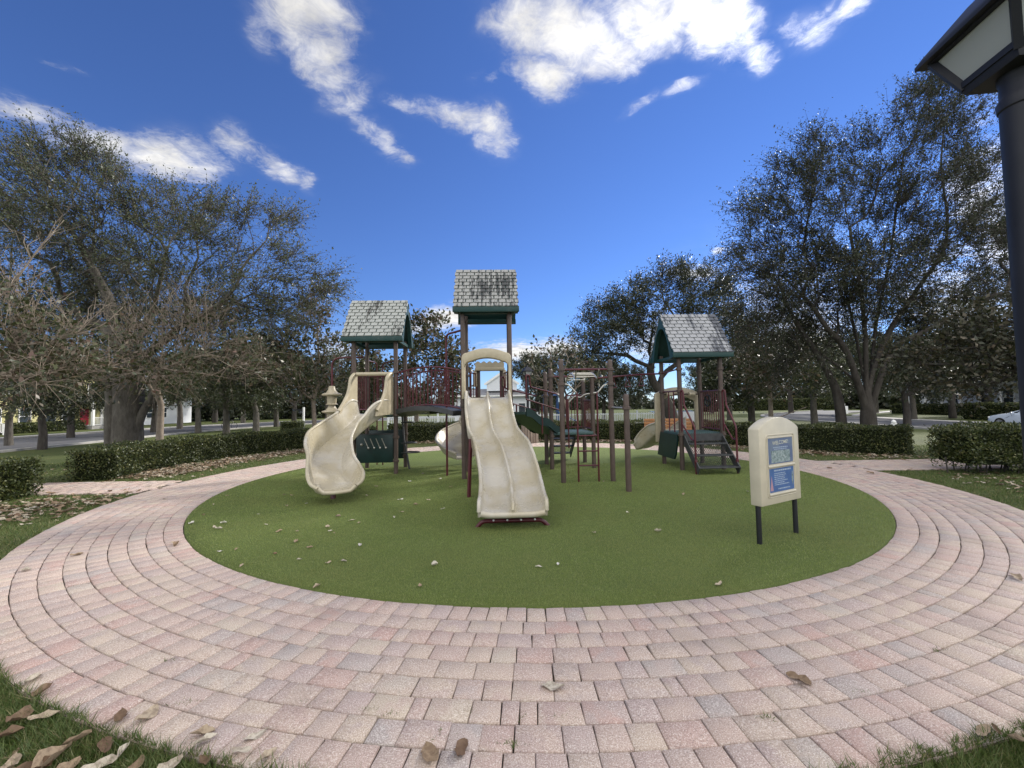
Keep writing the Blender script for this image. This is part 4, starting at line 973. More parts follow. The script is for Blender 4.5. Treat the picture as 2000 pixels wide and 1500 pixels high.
w = Mb(); w.loft([[(X0 + 0.8, 34.2, 6.0), (X0 + 0.8, 53, 6.0), (X0 - 9, 53, 6.0), (X0 - 9, 34.2, 6.0)], [(X0 - 4.1, 34.6, 8.6), (X0 - 4.0, 52.6, 8.6), (X0 - 4.2, 52.6, 8.6), (X0 - 4.2, 34.6, 8.6)]]); obj('roof', w, M_rgrey, yh)
for y in (41.6, 44.2, 46.6, 48.4): window_on(yh, X0 + 0.05, y, 1.15, 1.15, 1.7)
for y in (42.2, 45.4, 48.6, 51.2): window_on(yh, X0 + 0.05, y, 4.2, 1.1, 1.6)
d = obj('door', Mb().box((X0 + 0.06, 50.35, 0.85), (0.10, 0.95, 2.05), ch=0.01), M_red, yh); obj('handle', Mb().ball((X0 + 0.14, 50.72, 0.8), 0.05, 8), M_steel, d)
w = Mb(); w.box((X0 + 1.2, 51.2, zh + 0.2), (2.4, 4.4, 0.42)); w.box((X0 + 2.7, 51.6, zh + 0.08), (0.7, 1.6, 0.25)); obj('porch_floor', w, M_conc, yh)
w = Mb(); rail_run(w, (X0 + 2.3, 49.1), (X0 + 2.3, 50.9), -0.15, -0.15); rail_run(w, (X0 + 2.3, 52.3), (X0 + 2.3, 53.3), -0.15, -0.15); rail_run(w, (X0 + 2.3, 50.9), (X0 + 3.6, 50.9), -0.15, -0.56); rail_run(w, (X0 + 2.3, 52.3), (X0 + 3.6, 52.3), -0.15, -0.56); obj('porch_railing', w, M_white, yh)
w = Mb(); w.box((X0 + 1.3, 51.2, 2.95), (2.9, 4.9, 0.28)); w.box((X0 + 1.3, 51.2, 3.2), (2.4, 4.3, 0.25))
for y in (49.1, 51.0, 53.3): w.box((X0 + 2.35, y, 1.35), (0.24, 0.24, 3.0))
obj('porch_roof', w, M_white, yh)
w = Mb(); w.box((X0 + 1.0, 38.6, zh + 0.35), (2.0, 2.0, 0.75)); w.box((X0 + 2.3, 38.6, zh + 0.15), (0.8, 1.6, 0.35)); obj('side_steps', w, M_conc, yh)
w = Mb(); rail_run(w, (X0 + 1.9, 39.5), (X0 + 3.6, 39.5), 0.15, -0.5); rail_run(w, (X0 + 1.9, 37.8), (X0 + 3.6, 37.8), 0.15, -0.5); obj('side_railing', w, M_white, yh)
wh2 = thing('white_house', 'white house just past the yellow one, behind the big oak trunk', 'house', (-52, 60, zh))
w = Mb(); w.box((-57, 62, zh + 3.2), (8, 13, 6.4)); obj('wall', w, M_wall, wh2); w = Mb(); w.loft([[(-52.3, 55, 5.8), (-52.3, 69, 5.8), (-61.7, 69, 5.8), (-61.7, 55, 5.8)], [(-56.9, 58, 8.2), (-56.9, 66, 8.2), (-57.1, 66, 8.2), (-57.1, 58, 8.2)]]); obj('roof', w, M_rgrey, wh2)
for y in (58, 60.5, 63, 66): window_on(wh2, -52.97, y, 1.2, 1.1, 1.6)
rh = thing('porch_house', 'white house with a columned front porch across the street from the parked car', 'house', (57, 51, zh))
w = Mb(); w.box((61, 50.5, zh + 2.0), (7, 16, 4.0)); obj('wall', w, M_wall, rh)
w = Mb(); w.loft([[(55.0, 42, 3.3), (55.0, 59, 3.3), (65, 59, 3.3), (65, 42, 3.3)], [(59.5, 46, 6.2), (59.5, 55, 6.2), (60.5, 55, 6.2), (60.5, 46, 6.2)]]); obj('roof', w, M_rgrey, rh)
w = Mb(); w.box((55.5, 50.5, 3.1), (0.3, 16.4, 0.4)); w.box((56.3, 50.5, zh + 0.3), (2.3, 16, 0.6)); obj('porch', w, M_white, rh)
for y in np.linspace(43, 58, 8): obj('column', Mb().lathe([(0.22, zh + 0.6), (0.22, zh + 0.75), (0.17, zh + 0.8), (0.15, 2.75), (0.21, 2.8), (0.21, 2.92)], (55.6, y, 0), 12), M_white, rh)
for y in (45, 48, 53.5, 56.5): window_on(rh, 57.45, y, 1.4, 1.1, 1.8)
obj('door', Mb().box((57.46, 50.7, 1.0), (0.08, 1.0, 2.1)), M_black, rh)
rh2 = thing('tall_house', 'two storey white house half hidden by the dark trees past the porch house', 'house', (57, 33, zh))
w = Mb(); w.box((62, 33, zh + 3.4), (9, 12, 6.8)); obj('wall', w, M_wall, rh2); w = Mb(); w.loft([[(57, 26.5, 6.2), (57, 39.5, 6.2), (67, 39.5, 6.2), (67, 26.5, 6.2)], [(61.5, 29, 8.8), (61.5, 37, 8.8), (62.5, 37, 8.8), (62.5, 29, 8.8)]]); obj('roof', w, M_rgrey, rh2)
for y in (29, 32, 35, 38):
    for z in (1.2, 4.3): window_on(rh2, 57.45, y, z, 1.1, 1.6)
rh3 = thing('garage_house', 'small white house far back across the right hand lawn', 'house', (66, 92, zh))
w = Mb(); w.box((72, 93, zh + 1.6), (14, 10, 3.2)); obj('wall', w, M_wall, rh3); w = Mb(); w.loft([[(64.4, 87.4, 2.5), (79.6, 87.4, 2.5), (79.6, 98.6, 2.5), (64.4, 98.6, 2.5)], [(68, 92.5, 5), (76, 92.5, 5), (76, 93.5, 5), (68, 93.5, 5)]]); obj('roof', w, M_rgrey, rh3)
for x in (67.5, 70.5, 74): 
    o = obj('window', Mb().box((x, 87.95, 1.0), (1.2, 0.12, 1.5)), M_white, rh3); obj('pane', Mb().box((x, 87.87, 1.0), (1.0, 0.04, 1.3)), M_glass, o)

# ---- parked car (side profile lofted across its width)
M_car = material('car_white', (0.50, 0.56, 0.64), 0.22, 0.6); M_tyre = material('tyre_rubber', (0.012, 0.012, 0.013), 0.8, 0.2); M_rim = material('alloy_rim', (0.25, 0.26, 0.28), 0.3, 0.5, metal=0.6)
cxr, cy0 = 33.9, 29.0; zc0 = float(land(33, 27)) + 0.03
CAR = thing('parked_car', 'white car parked at the far kerb of the street behind the near lamp post', 'car', (cxr, 26.6, zc0))
prof = [(0.00, 0.42, 0.62), (0.04, 0.30, 0.74), (0.25, 0.24, 0.82), (0.6, 0.22, 0.90), (1.05, 0.20, 0.98), (1.35, 0.20, 1.02), (2.6, 0.20, 1.06), (3.7, 0.22, 1.06), (4.3, 0.26, 1.02), (4.6, 0.34, 0.96), (4.68, 0.45, 0.85)]
rings = []
for s_, z_, zt in prof:
    y = cy0 - s_; wd = 0.90 - 0.14 * max(0, (0.45 - s_) / 0.45) ** 2 - 0.10 * max(0, (s_ - 4.3) / 0.4)
    rings.append([(cxr - wd * 0.96, y, zc0 + z_), (cxr - wd, y, zc0 + z_ + 0.12), (cxr - wd, y, zc0 + zt - 0.16), (cxr - wd * 0.93, y, zc0 + zt - 0.03), (cxr - wd * 0.7, y, zc0 + zt), (cxr + wd * 0.7, y, zc0 + zt), (cxr + wd * 0.93, y, zc0 + zt - 0.03), (cxr + wd, y, zc0 + zt - 0.16), (cxr + wd, y, zc0 + z_ + 0.12), (cxr + wd * 0.96, y, zc0 + z_)])
body = obj('body', Mb().loft(rings), M_car, CAR, angle=50)
def cabin(s_in, zlo, zoff):
    pr = [(1.30, 1.0, 0.84), (1.75, 1.22, 0.78), (2.15, 1.40, 0.70), (2.6, 1.46, 0.66), (3.2, 1.44, 0.65), (3.8, 1.30, 0.66), (4.35, 1.04, 0.72)]
    return [[(cxr - wd - s_in, cy0 - s_, zc0 + 0.98), (cxr - wd * 0.93 - s_in, cy0 - s_, zc0 + zt - 0.06 + zoff), (cxr - wd * 0.8, cy0 - s_, zc0 + zt + zoff), (cxr + wd * 0.8, cy0 - s_, zc0 + zt + zoff), (cxr + wd * 0.93 + s_in, cy0 - s_, zc0 + zt - 0.06 + zoff), (cxr + wd + s_in, cy0 - s_, zc0 + 0.98)] for s_, zt, wd in pr]
obj('windows', Mb().loft(cabin(0.0, 0, -0.02)), M_glass, CAR, angle=50)
ro = Mb(); cb = cabin(0, 0, 0.0); ro.loft([[r_[k] for k in (1, 2, 3, 4)] for r_ in cb[1:6]], closed=False, caps=False)
for sgn in (0, 5):
    for k, k2 in ((0, 1), (1, 2), (3, 3), (5, 6)): ro.bar(cb[k][sgn], cb[k2][1 if sgn == 0 else 4] if k == k2 else cb[k2][1 if sgn == 0 else 4], 0.05, 0.05)
obj('roof', ro, M_car, CAR, recalc=False)
for sx in (-1, 1):
    for s_ in (0.82, 3.72):
        wmb = Mb(); R_ = Matrix.Rotation(pi / 2, 3, 'Y')
        tmp = Mb().lathe([(0.2, -0.11), (0.31, -0.11), (0.335, -0.08), (0.335, 0.08), (0.31, 0.11), (0.2, 0.11)], (0, 0, 0), 24)
        c_ = Vector((cxr + sx * 0.82, cy0 - s_, zc0 + 0.335)); wmb.add([c_ + R_ @ Vector(v) for v in tmp.v], tmp.f)
        wo = obj('wheel', wmb, M_tyre, CAR); tmp = Mb().lathe([(0.22, -0.116), (0.22, 0.116)], (0, 0, 0), 20); rm = Mb(); rm.add([c_ + R_ @ Vector(v) for v in tmp.v], tmp.f)
        for k in range(5): a = 2 * pi * k / 5; rm.bar(c_ + Vector((sx * 0.118, 0, 0)), c_ + Vector((sx * 0.118, 0.21 * cos(a), 0.21 * sin(a))), 0.05, 0.02)
        obj('rim', rm, M_rim, wo)
for sx in (-1, 1): obj('headlight', Mb().ball((cxr + sx * 0.70, cy0 - 0.10, zc0 + 0.68), 0.13, 10, (1, 0.8, 0.5)), M_white, CAR)
for sx in (-1, 1): obj('mirror', Mb().box((cxr + sx * 0.98, cy0 - 1.62, zc0 + 1.02), (0.16, 0.09, 0.12), ch=0.02), M_car, CAR)
obj('bumper', Mb().box((cxr, cy0 - 0.03, zc0 + 0.33), (1.5, 0.10, 0.12), ch=0.02), M_black, CAR)

# ---- small street furniture in the distance
p = at(593, 826, 38); x, y = p[0], 38.0; z = float(land(x, y)); ss_ = thing('street_sign', 'white square post with two dark name blades beyond the left hedge', 'sign', (x, y, z))
obj('post', Mb().box((x, y, z + 1.1), (0.13, 0.13, 2.2)), M_white, ss_); w = Mb(); w.box((x - 0.45, y, z + 1.95), (0.8, 0.04, 0.16)); w.box((x - 0.3, y + 0.05, z + 1.75), (0.04, 0.8, 0.16)); obj('blade', w, M_black, ss_)
p = at(1640, 815, 30); x = p[0]; y = 30.0; z = float(land(x, y)); ns = thing('notice_post', 'tall plain white post beside the right oak trunks', 'post', (x, y, z)); obj('shaft', Mb().box((x, y, z + 0.95), (0.12, 0.12, 1.9)), M_white, ns); obj('cap', Mb().box((x, y, z + 1.92), (0.16, 0.16, 0.05)), M_white, ns)
x, y = x + 0.62, 30.3; ns = thing('notice_board', 'small white notice on a thin post beside the right oak trunks', 'sign', (x, y, z)); obj('post', Mb().box((x, y, z + 0.9), (0.07, 0.07, 1.8)), M_white, ns); obj('panel', Mb().box((x, y - 0.05, z + 1.35), (0.42, 0.03, 0.55)), M_white, ns)
x, y = 26.2, 28.6; z = float(land(x, y)); hy = thing('fire_hydrant', 'pale fire hydrant just right of the large right oak', 'hydrant', (x, y, z))
obj('barrel', Mb().lathe([(0.17, -0.05), (0.17, 0.05), (0.11, 0.07), (0.11, 0.45), (0.15, 0.47), (0.15, 0.52), (0.10, 0.60), (0.03, 0.65), (0.03, 0.70)], (x, y, z), 16), M_white, hy)
for a in (0, pi): obj('nozzle', Mb().tube([(x, y, z + 0.36), (x + 0.2 * cos(a), y + 0.2 * sin(a), z + 0.36)], 0.06, 10), M_white, hy)
# bicycle leaning at a street oak
p = at(448, 827, 44); x, y = p[0], 44.0; z = float(land(x, y)) + 0.03; bk = thing('bicycle', 'dark bicycle standing on the street edge by the left row of oaks', 'bicycle', (x, y, z))
for dx_ in (-0.52, 0.52):
    t_ = Mb(); t_.tube([(x + dx_ + 0.33 * cos(a), y, z + 0.34 + 0.33 * sin(a)) for a in np.linspace(0, 2 * pi, 28)], 0.022, 6)
    for k in range(8): a = k * pi / 4; t_.tube([(x + dx_, y, z + 0.34), (x + dx_ + 0.32 * cos(a), y, z + 0.34 + 0.32 * sin(a))], 0.004, 4)
    obj('wheel', t_, M_black, bk)
t_ = Mb(); A_, B_, C_, E_ = (x - 0.52, y, z + 0.34), (x - 0.08, y, z + 0.32), (x - 0.22, y, z + 0.82), (x + 0.38, y, z + 0.84)
for a, b in ((A_, B_), (A_, C_), (B_, C_), (B_, E_), (C_, E_), (E_, (x + 0.52, y, z + 0.34))): t_.tube([a, b], 0.018, 6)
obj('frame', t_, M_steel, bk); obj('saddle', Mb().box((x - 0.25, y, z + 0.92), (0.26, 0.14, 0.06), ch=0.015), M_black, bk); obj('handlebar', Mb().tube([(x + 0.36, y - 0.28, z + 1.02), (x + 0.40, y, z + 0.98), (x + 0.36, y + 0.28, z + 1.02)], 0.014, 6).tube([E_, (x + 0.40, y, z + 0.98)], 0.016, 6), M_black, bk)
# ================================================================== VEGETATION
def leaf_mat(name, cols, trans=0.25, rough=0.42, spec=0.45, clump=0.6):
    def fn(t):
        c = t.ramp(isl(t), cols)
        n = t.noise(objco(t), clump, 3, 0.6)
        return t.mix(t.smooth(n, 0.35, 0.65, 0.0, 0.45), c, cols[0][1])
    return material(name, fn, rough, spec, trans=trans)
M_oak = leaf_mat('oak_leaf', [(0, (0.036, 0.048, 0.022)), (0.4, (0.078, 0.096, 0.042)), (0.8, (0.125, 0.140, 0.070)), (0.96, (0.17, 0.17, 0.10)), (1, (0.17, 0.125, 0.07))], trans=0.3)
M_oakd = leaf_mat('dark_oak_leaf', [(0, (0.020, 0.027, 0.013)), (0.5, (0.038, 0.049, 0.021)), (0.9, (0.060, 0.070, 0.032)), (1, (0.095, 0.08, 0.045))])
M_broad = leaf_mat('broad_leaf', [(0, (0.030, 0.040, 0.015)), (0.45, (0.060, 0.070, 0.026)), (0.7, (0.095, 0.095, 0.045)), (0.86, (0.125, 0.088, 0.058)), (0.95, (0.15, 0.085, 0.066)), (1, (0.36, 0.31, 0.24))], clump=1.6)
M_hedge = leaf_mat('hedge_leaf', [(0, (0.026, 0.038, 0.011)), (0.5, (0.056, 0.074, 0.019)), (0.85, (0.110, 0.122, 0.034)), (1, (0.19, 0.18, 0.07))], rough=0.46, clump=2.0)
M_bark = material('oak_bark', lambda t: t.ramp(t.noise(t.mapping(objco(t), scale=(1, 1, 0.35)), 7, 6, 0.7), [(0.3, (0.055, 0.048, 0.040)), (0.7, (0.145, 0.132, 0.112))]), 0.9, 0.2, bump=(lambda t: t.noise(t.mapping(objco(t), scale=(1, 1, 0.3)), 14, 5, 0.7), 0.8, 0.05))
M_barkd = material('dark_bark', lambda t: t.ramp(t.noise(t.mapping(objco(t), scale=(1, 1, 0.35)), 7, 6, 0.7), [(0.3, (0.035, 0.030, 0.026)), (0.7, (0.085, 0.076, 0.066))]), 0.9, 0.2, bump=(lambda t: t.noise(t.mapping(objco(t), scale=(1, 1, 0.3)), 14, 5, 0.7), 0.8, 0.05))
M_pale = material('pale_bark', lambda t: t.ramp(t.noise(objco(t), 9, 5, 0.7), [(0.3, (0.16, 0.13, 0.10)), (0.7, (0.30, 0.25, 0.20))]), 0.85, 0.2)

def norm(v): return v / (np.linalg.norm(v, axis=-1, keepdims=True) + 1e-9)
def grow(trunk, blobs, n_attr, rg, shell=0.55, seg=0.6, wander=0.06, limbs=()):
    """trunk: points base..fork; branches reach every attractor from the cheapest place already grown"""
    trunk = np.array(trunk, float)
    A = []
    vol = np.array([b[3] * b[4] * b[5] for b in blobs]) ** 0.75; cnt = np.maximum(3, (n_attr * vol / vol.sum()).astype(int))
    for b, c in zip(blobs, cnt):
        d = norm(rg.normal(size=(c, 3))); r_ = rg.uniform(shell ** 3, 1, (c, 1)) ** (1 / 3.0)
        k = rg.random((c, 1)) < 0.22; r_ = np.where(k, rg.uniform(0.1, 1, (c, 1)), r_)
        A.append(np.array(b[:3]) + d * r_ * np.array(b[3:6]))
    A = np.concatenate(A); A = A[A[:, 2] > trunk[0, 2] + 0.8]
    P = [trunk[0]]; par = [-1]
    for i in range(1, len(trunk)):
        n_ = max(1, int(np.linalg.norm(trunk[i] - trunk[i - 1]) / seg))
        for k in range(1, n_ + 1): P.append(trunk[i - 1] + (trunk[i] - trunk[i - 1]) * k / n_); par.append(len(P) - 2)
    low = max(1, int(len(P) * 0.72))
    for (h, pts) in limbs:      # main limbs: fraction up the trunk where they leave, then their course
        j = min(len(P) - 1, max(1, int(h * (low / 0.72)) - 1)); pts = spline([P[j]] + [np.array(p) for p in pts], 4)
        for q in pts[1:]: P.append(np.array(q)); par.append(j); j = len(P) - 1
    plen = [0.0]
    for i in range(1, len(P)): plen.append(plen[par[i]] + np.linalg.norm(P[i] - P[par[i]]))
    fork = np.array(trunk[-1])
    A = A[np.argsort(np.linalg.norm(A - fork, axis=1) + rg.normal(0, 0.5, len(A)))]
    N = len(P) + 40 * len(A); PP = np.zeros((N, 3)); PP[:len(P)] = P; PL = np.full(N, 1e9); PL[low:len(P)] = np.array(plen)[low:]; m = len(P); par = par + [0] * (N - m)
    DR = np.zeros((N, 3)); DR[1:m] = norm(PP[1:m] - PP[[par[i] for i in range(1, m)]]); DR[0] = (0, 0, 1)
    tips = []
    for a in A:
        dv_ = a - PP[:m]; d = np.linalg.norm(dv_, axis=1) + 1e-6
        cosang = (dv_ * DR[:m]).sum(1) / d
        cost = d * (1.0 + 0.55 * np.clip(0.35 - cosang, 0, 2)) + 0.42 * PL[:m]
        j = int(np.argmin(cost)); L = d[j]; n_ = max(1, int(round(L / seg)))
        p0 = PP[j]; ctrl = p0 + DR[j] * L * 0.38 + np.array([0, 0, 0.05 * L]); pj = j
        for k in range(1, n_ + 1):
            t = k / n_; q = p0 * (1 - t) ** 2 + ctrl * 2 * t * (1 - t) + a * t * t
            if k < n_: q = q + rg.normal(0, wander * seg * 1.6, 3)
            PP[m] = q; par[m] = pj; DR[m] = norm(q - PP[pj]); PL[m] = PL[pj] + np.linalg.norm(q - PP[pj]); pj = m; m += 1
        tips.append(pj)
    return PP[:m], np.array(par[:m]), np.array(tips), DR[:m]
def wood(P, par, R0, tipr, nside=(9, 6, 4), flare=1.35):
    m = len(P); kids = [[] for _ in range(m)]
    for i in range(1, m): kids[par[i]].append(i)
    nt = np.zeros(m)
    for i in range(m - 1, 0, -1):
        if nt[i] == 0: nt[i] = 1
        nt[par[i]] += nt[i]
    ex = math.log(R0 / tipr) / math.log(max(2, nt[0])); rad_ = tipr * np.maximum(1, nt) ** ex
    mb = Mb(); stack = [(0, -1)]
    while stack:
        s, pr = stack.pop(); chain = [s] if pr < 0 else [pr, s]; c = s
        while kids[c]:
            ks = sorted(kids[c], key=lambda q: -nt[q]); 
            for q in ks[1:]: stack.append((q, c))
            c = ks[0]; chain.append(c)
        rr_ = [rad_[q] for q in chain]
        if pr >= 0: rr_[0] = min(rr_[0], rr_[1] * 1.25)
        else: rr_[0] *= flare; rr_[1] *= 1 + (flare - 1) * 0.35
        n_ = nside[0] if rr_[1] > 0.10 else nside[1] if rr_[1] > 0.03 else nside[2]
        mb.tube([P[q] for q in chain], rr_, n_, caps=False)
    return mb, rad_
def foliage(P, tips, DR, ctr, rg, per_tip, leaves, tw_len, l_len, up=0.35, mb=None, tw_r=0.004, wid=0.45, droop=0.0, spread=1.0, scatter=0.05):
    """twigs at every branch end, leaves along them"""
    T_ = np.repeat(tips, per_tip); k = len(T_); base = P[T_] + rg.normal(0, 0.06, (k, 3)) * tw_len
    out_ = norm(P[T_] - ctr); d = norm(out_ * 0.55 + DR[T_] * 0.5 + rg.normal(0, 0.75 * spread, (k, 3)) + np.array([0, 0, up])); L = tw_len * rg.uniform(0.45, 1.25, k)
    if mb is not None:
        for b, dd_, l in zip(base, d, L): mb.tube([b, b + dd_ * l * 0.55, b + (dd_ + np.array([0, 0, -0.12])) * l], [tw_r * 1.4, tw_r, tw_r * 0.5], 3, caps=False)
    t = rg.uniform(0.15, 1.08, (k, leaves)); pos = base[:, None] + d[:, None] * (t * L[:, None])[..., None] + rg.normal(0, scatter, (k, leaves, 3))
    pos = pos.reshape(-1, 3); n_ = len(pos)
    ax = norm(np.repeat(d, leaves, 0) * 0.5 + rg.normal(0, 0.75, (n_, 3)) + np.array([0, 0, -droop])); s = norm(np.cross(ax, rg.normal(0, 1, (n_, 3)))); nn = np.cross(ax, s)
    l = (l_len * rg.uniform(0.6, 1.3, n_))[:, None]; w = l * wid
    V = np.stack([pos, pos + ax * l * 0.5 + s * w * 0.5 + nn * l * 0.07, pos + ax * l, pos + ax * l * 0.5 - s * w * 0.5 + nn * l * 0.07], 1)
    return V.reshape(-1, 3)
def tree(name, label, base, trunk, R0, blobs, n_attr, per_tip, leaves, tw_len, l_len, mats, seed, group=None, tipr=0.010, shell=0.55, seg=0.6, up=0.35, twigs=True, wid=0.45, cat='tree', droop=0.0, extra=(), tw_r=0.004, wander=0.06, flare=1.35, spread=1.0, scatter=0.05, limbs=()):
    rg = np.random.default_rng(seed); t = thing(name, label, cat, tuple(base), group)
    P, par, tips, DR = grow(trunk, blobs, n_attr, rg, shell, seg, wander, limbs)
    mb, rad_ = wood(P, par, R0, tipr, flare=flare); ctr = np.mean([b[:3] for b in blobs], axis=0)
    for (pts, r0, r1) in extra: mb.tube(spline(pts, 5), np.linspace(r0, r1, (len(pts) - 1) * 5 + 1), 8)
    V = foliage(P, tips, DR, ctr, rg, per_tip, leaves, tw_len, l_len, up, mb if twigs else None, wid=wid, droop=droop, tw_r=tw_r, spread=spread, scatter=scatter)
    obj('trunk', mb, mats[0], t, angle=180, recalc=False); quads('crown', V, mats[1], t)
    return t
def B(px, py, Y, r, rz=None, ry=None):
    """foliage mass: where it shows in the photo, its distance, its half width in photo pixels"""
    c = at(px, py, Y); k = Y / FPX; return (c[0], c[1], c[2], r * k, (ry if ry else r * 0.9) * k, (rz if rz else r * 0.8) * k)
def gz(x, y): return float(land(x, y))

# ---- the big left oak
x, y = -13.15, 14.2; z = gz(x, y)
blobs = [B(60, 340, 13.5, 75), B(140, 320, 14.5, 65), B(185, 345, 15, 60), B(250, 400, 13.5, 65), B(330, 420, 15, 70), B(390, 430, 14, 60), B(110, 430, 13, 90), B(20, 430, 15, 80), B(200, 500, 14.5, 90), B(300, 510, 13, 80), B(420, 510, 14.5, 60), B(500, 450, 14, 48), B(545, 440, 15, 36), B(550, 520, 14, 50), B(610, 545, 14.5, 50), B(480, 570, 13.5, 62), B(380, 590, 15, 80), B(260, 610, 16, 100), B(100, 560, 15, 110), B(640, 580, 14, 26), B(550, 610, 14.5, 60), B(-60, 380, 14, 80), B(150, 650, 16.5, 110), B(440, 660, 16, 90)]
tree('live_oak', 'huge live oak with a stout grey trunk rising behind the left hedge', (x, y, z), [(x, y, z - 0.1), (x - 0.02, y, z + 1.2), (x - 0.05, y + 0.05, z + 2.4), (x - 0.1, y + 0.1, z + 3.5)], 0.43, blobs, 900, 11, 12, 0.95, 0.080, (M_bark, M_oak), 11, tipr=0.006, scatter=0.035, spread=0.85, tw_r=0.006, seg=0.55,
     extra=[([(x - 0.3, y - 0.15, z - 0.1), (x - 0.36, y - 0.2, z + 1.3), (x - 0.42, y - 0.2, z + 2.3), (x - 0.9, y - 0.1, z + 3.4)], 0.24, 0.12), ([(x + 0.25, y, z + 0.9), (x + 0.5, y, z + 1.6), (x + 0.85, y, z + 2.3), (x + 0.95, y, z + 3.3)], 0.14, 0.09)], flare=1.15, limbs=[(0.99, [at(222, 640, 14.2), at(215, 590, 14.2), at(190, 540, 14.0), at(175, 500, 14), at(200, 450, 14.2)]), (0.99, [at(275, 660, 14.4), at(300, 600, 14.5), at(315, 540, 14.4), at(325, 490, 14.6)]), (0.93, [at(290, 690, 14.0), at(350, 640, 13.8), at(415, 605, 13.8), at(460, 560, 13.9), at(475, 520, 14), at(520, 470, 14.1)]), (0.93, [at(205, 640, 14.6), at(140, 632, 15), at(80, 600, 15.2), at(20, 540, 15.2)]), (0.95, [at(250, 660, 15.0), at(262, 590, 15.6), at(245, 520, 15.8), at(262, 440, 15.4)])])
# ---- the big right oak
x, y = 13.35, 15.6; z = gz(x, y)
blobs = [B(1815, 190, 15.5, 62), B(1760, 260, 15, 60), B(1860, 250, 16, 70), B(1580, 300, 15, 48), B(1660, 300, 16, 52), B(1540, 370, 15.5, 62), B(1490, 430, 15, 60), B(1600, 400, 14.5, 70), B(1690, 390, 16, 75), B(1800, 370, 15, 85), B(1900, 350, 16, 70), B(1470, 520, 15.5, 60), B(1560, 500, 15.5, 80), B(1650, 520, 15, 85), B(1760, 500, 16, 90), B(1880, 470, 15, 85), B(1500, 600, 16, 75), B(1600, 620, 16.5, 70), B(1850, 590, 15.5, 80), B(1940, 560, 16, 70), B(1980, 420, 16, 90), B(1760, 620, 17, 70), B(1840, 160, 16, 34), B(2080, 500, 16, 110), B(1560, 560, 15, 70), B(1650, 600, 15.6, 70), B(1740, 560, 15.2, 80), B(1480, 640, 15.6, 60), B(1830, 680, 15.4, 60), B(1590, 690, 16, 60), B(1920, 660, 15.6, 60)]
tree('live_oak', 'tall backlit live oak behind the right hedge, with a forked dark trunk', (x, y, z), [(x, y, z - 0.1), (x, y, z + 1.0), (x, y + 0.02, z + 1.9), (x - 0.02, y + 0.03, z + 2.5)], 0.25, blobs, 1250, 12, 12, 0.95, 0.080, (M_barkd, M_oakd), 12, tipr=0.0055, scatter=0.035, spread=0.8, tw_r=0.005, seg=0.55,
     extra=[([(x - 0.62, y + 0.5, z - 0.1), (x - 0.66, y + 0.5, z + 1.4), (x - 0.9, y + 0.5, z + 2.4), (x - 1.6, y + 0.4, z + 3.6), (x - 2.5, y + 0.3, z + 5.0), (x - 3.0, y + 0.2, z + 6.4)], 0.20, 0.03)], flare=1.2, limbs=[(0.98, [at(1690, 660, 15.6), at(1680, 560, 15.6), at(1665, 480, 15.5), at(1650, 400, 15.5)]), (0.9, [at(1740, 690, 15.4), at(1800, 650, 15.2), at(1870, 615, 15.1), at(1945, 575, 15.1)]), (0.98, [at(1730, 660, 15.8), at(1795, 560, 15.9), at(1842, 490, 15.9), at(1850, 420, 15.9), at(1838, 330, 15.8), at(1845, 240, 15.8)]), (0.9, [at(1655, 690, 15.4), at(1615, 640, 15.3), at(1580, 590, 15.2), at(1530, 540, 15.3)]), (0.98, [at(1668, 640, 16), at(1640, 540, 16.2), at(1590, 450, 16.2), at(1540, 400, 16.1)]), (0.95, [at(1710, 640, 16.2), at(1735, 520, 16.6), at(1750, 420, 16.6), at(1765, 300, 16.4)])])
# ---- mid distance oak behind the low tower
x, y = 13.2, 34.0; z = gz(x, y)
blobs = [B(1150, 665, 33, 34), B(1180, 620, 34, 38), B(1225, 600, 33, 42), B(1270, 560, 35, 36), B(1310, 545, 34, 38), B(1370, 555, 35, 42), B(1420, 570, 34, 36), B(1260, 620, 32, 48), B(1340, 610, 34, 56), B(1210, 660, 32, 46), B(1130, 700, 33, 30), B(1420, 640, 34, 50), B(1290, 670, 33, 40), B(1390, 690, 35, 40), B(1180, 710, 33, 36)]
tree('live_oak', 'spreading oak with a leaning trunk seen behind the low tower roof', (x, y, z), [(x, y, z - 0.1), (x - 0.3, y, z + 1.6), (x - 0.9, y, z + 2.8), (x - 1.6, y, z + 3.8)], 0.42, blobs, 560, 10, 11, 1.3, 0.17, (M_barkd, M_oakd), 13, tipr=0.009, seg=0.9)

# ---- small broad leaved trees with pale bare twigs
def broad(name, label, base, trunk, R0, blobs, n_attr, seed, per_tip=4, leaves=5, tw=0.55, ll=0.17, tipr=0.007, mats=None, **k):
    return tree(name, label, base, trunk, R0, blobs, n_attr, per_tip, leaves, tw, ll, mats or (M_pale, M_broad), seed, tipr=tipr, wid=0.55, tw_r=0.005, up=0.55, wander=0.03, scatter=0.09, **k)
x, y = -10.95, 12.9; z = gz(x, y)
b1 = [B(320, 690, 12.6, 70, 45), B(230, 720, 12.2, 80, 45), B(420, 700, 12.6, 80, 50), B(330, 740, 12, 80, 30), B(170, 700, 12.8, 60, 40), B(480, 720, 12.8, 50, 30), B(270, 640, 13, 60, 40), B(400, 640, 13.2, 70, 40)]
tree_s1 = broad('almond_tree', 'slim tree with pale bare twigs and rusty leaves in front of the huge left oak', (x, y, z), [(x, y, z - 0.05), (x, y, z + 1.0), (x + 0.02, y, z + 1.75)], 0.085, b1, 170, 21, per_tip=6, leaves=5, tw=0.75, ll=0.115)
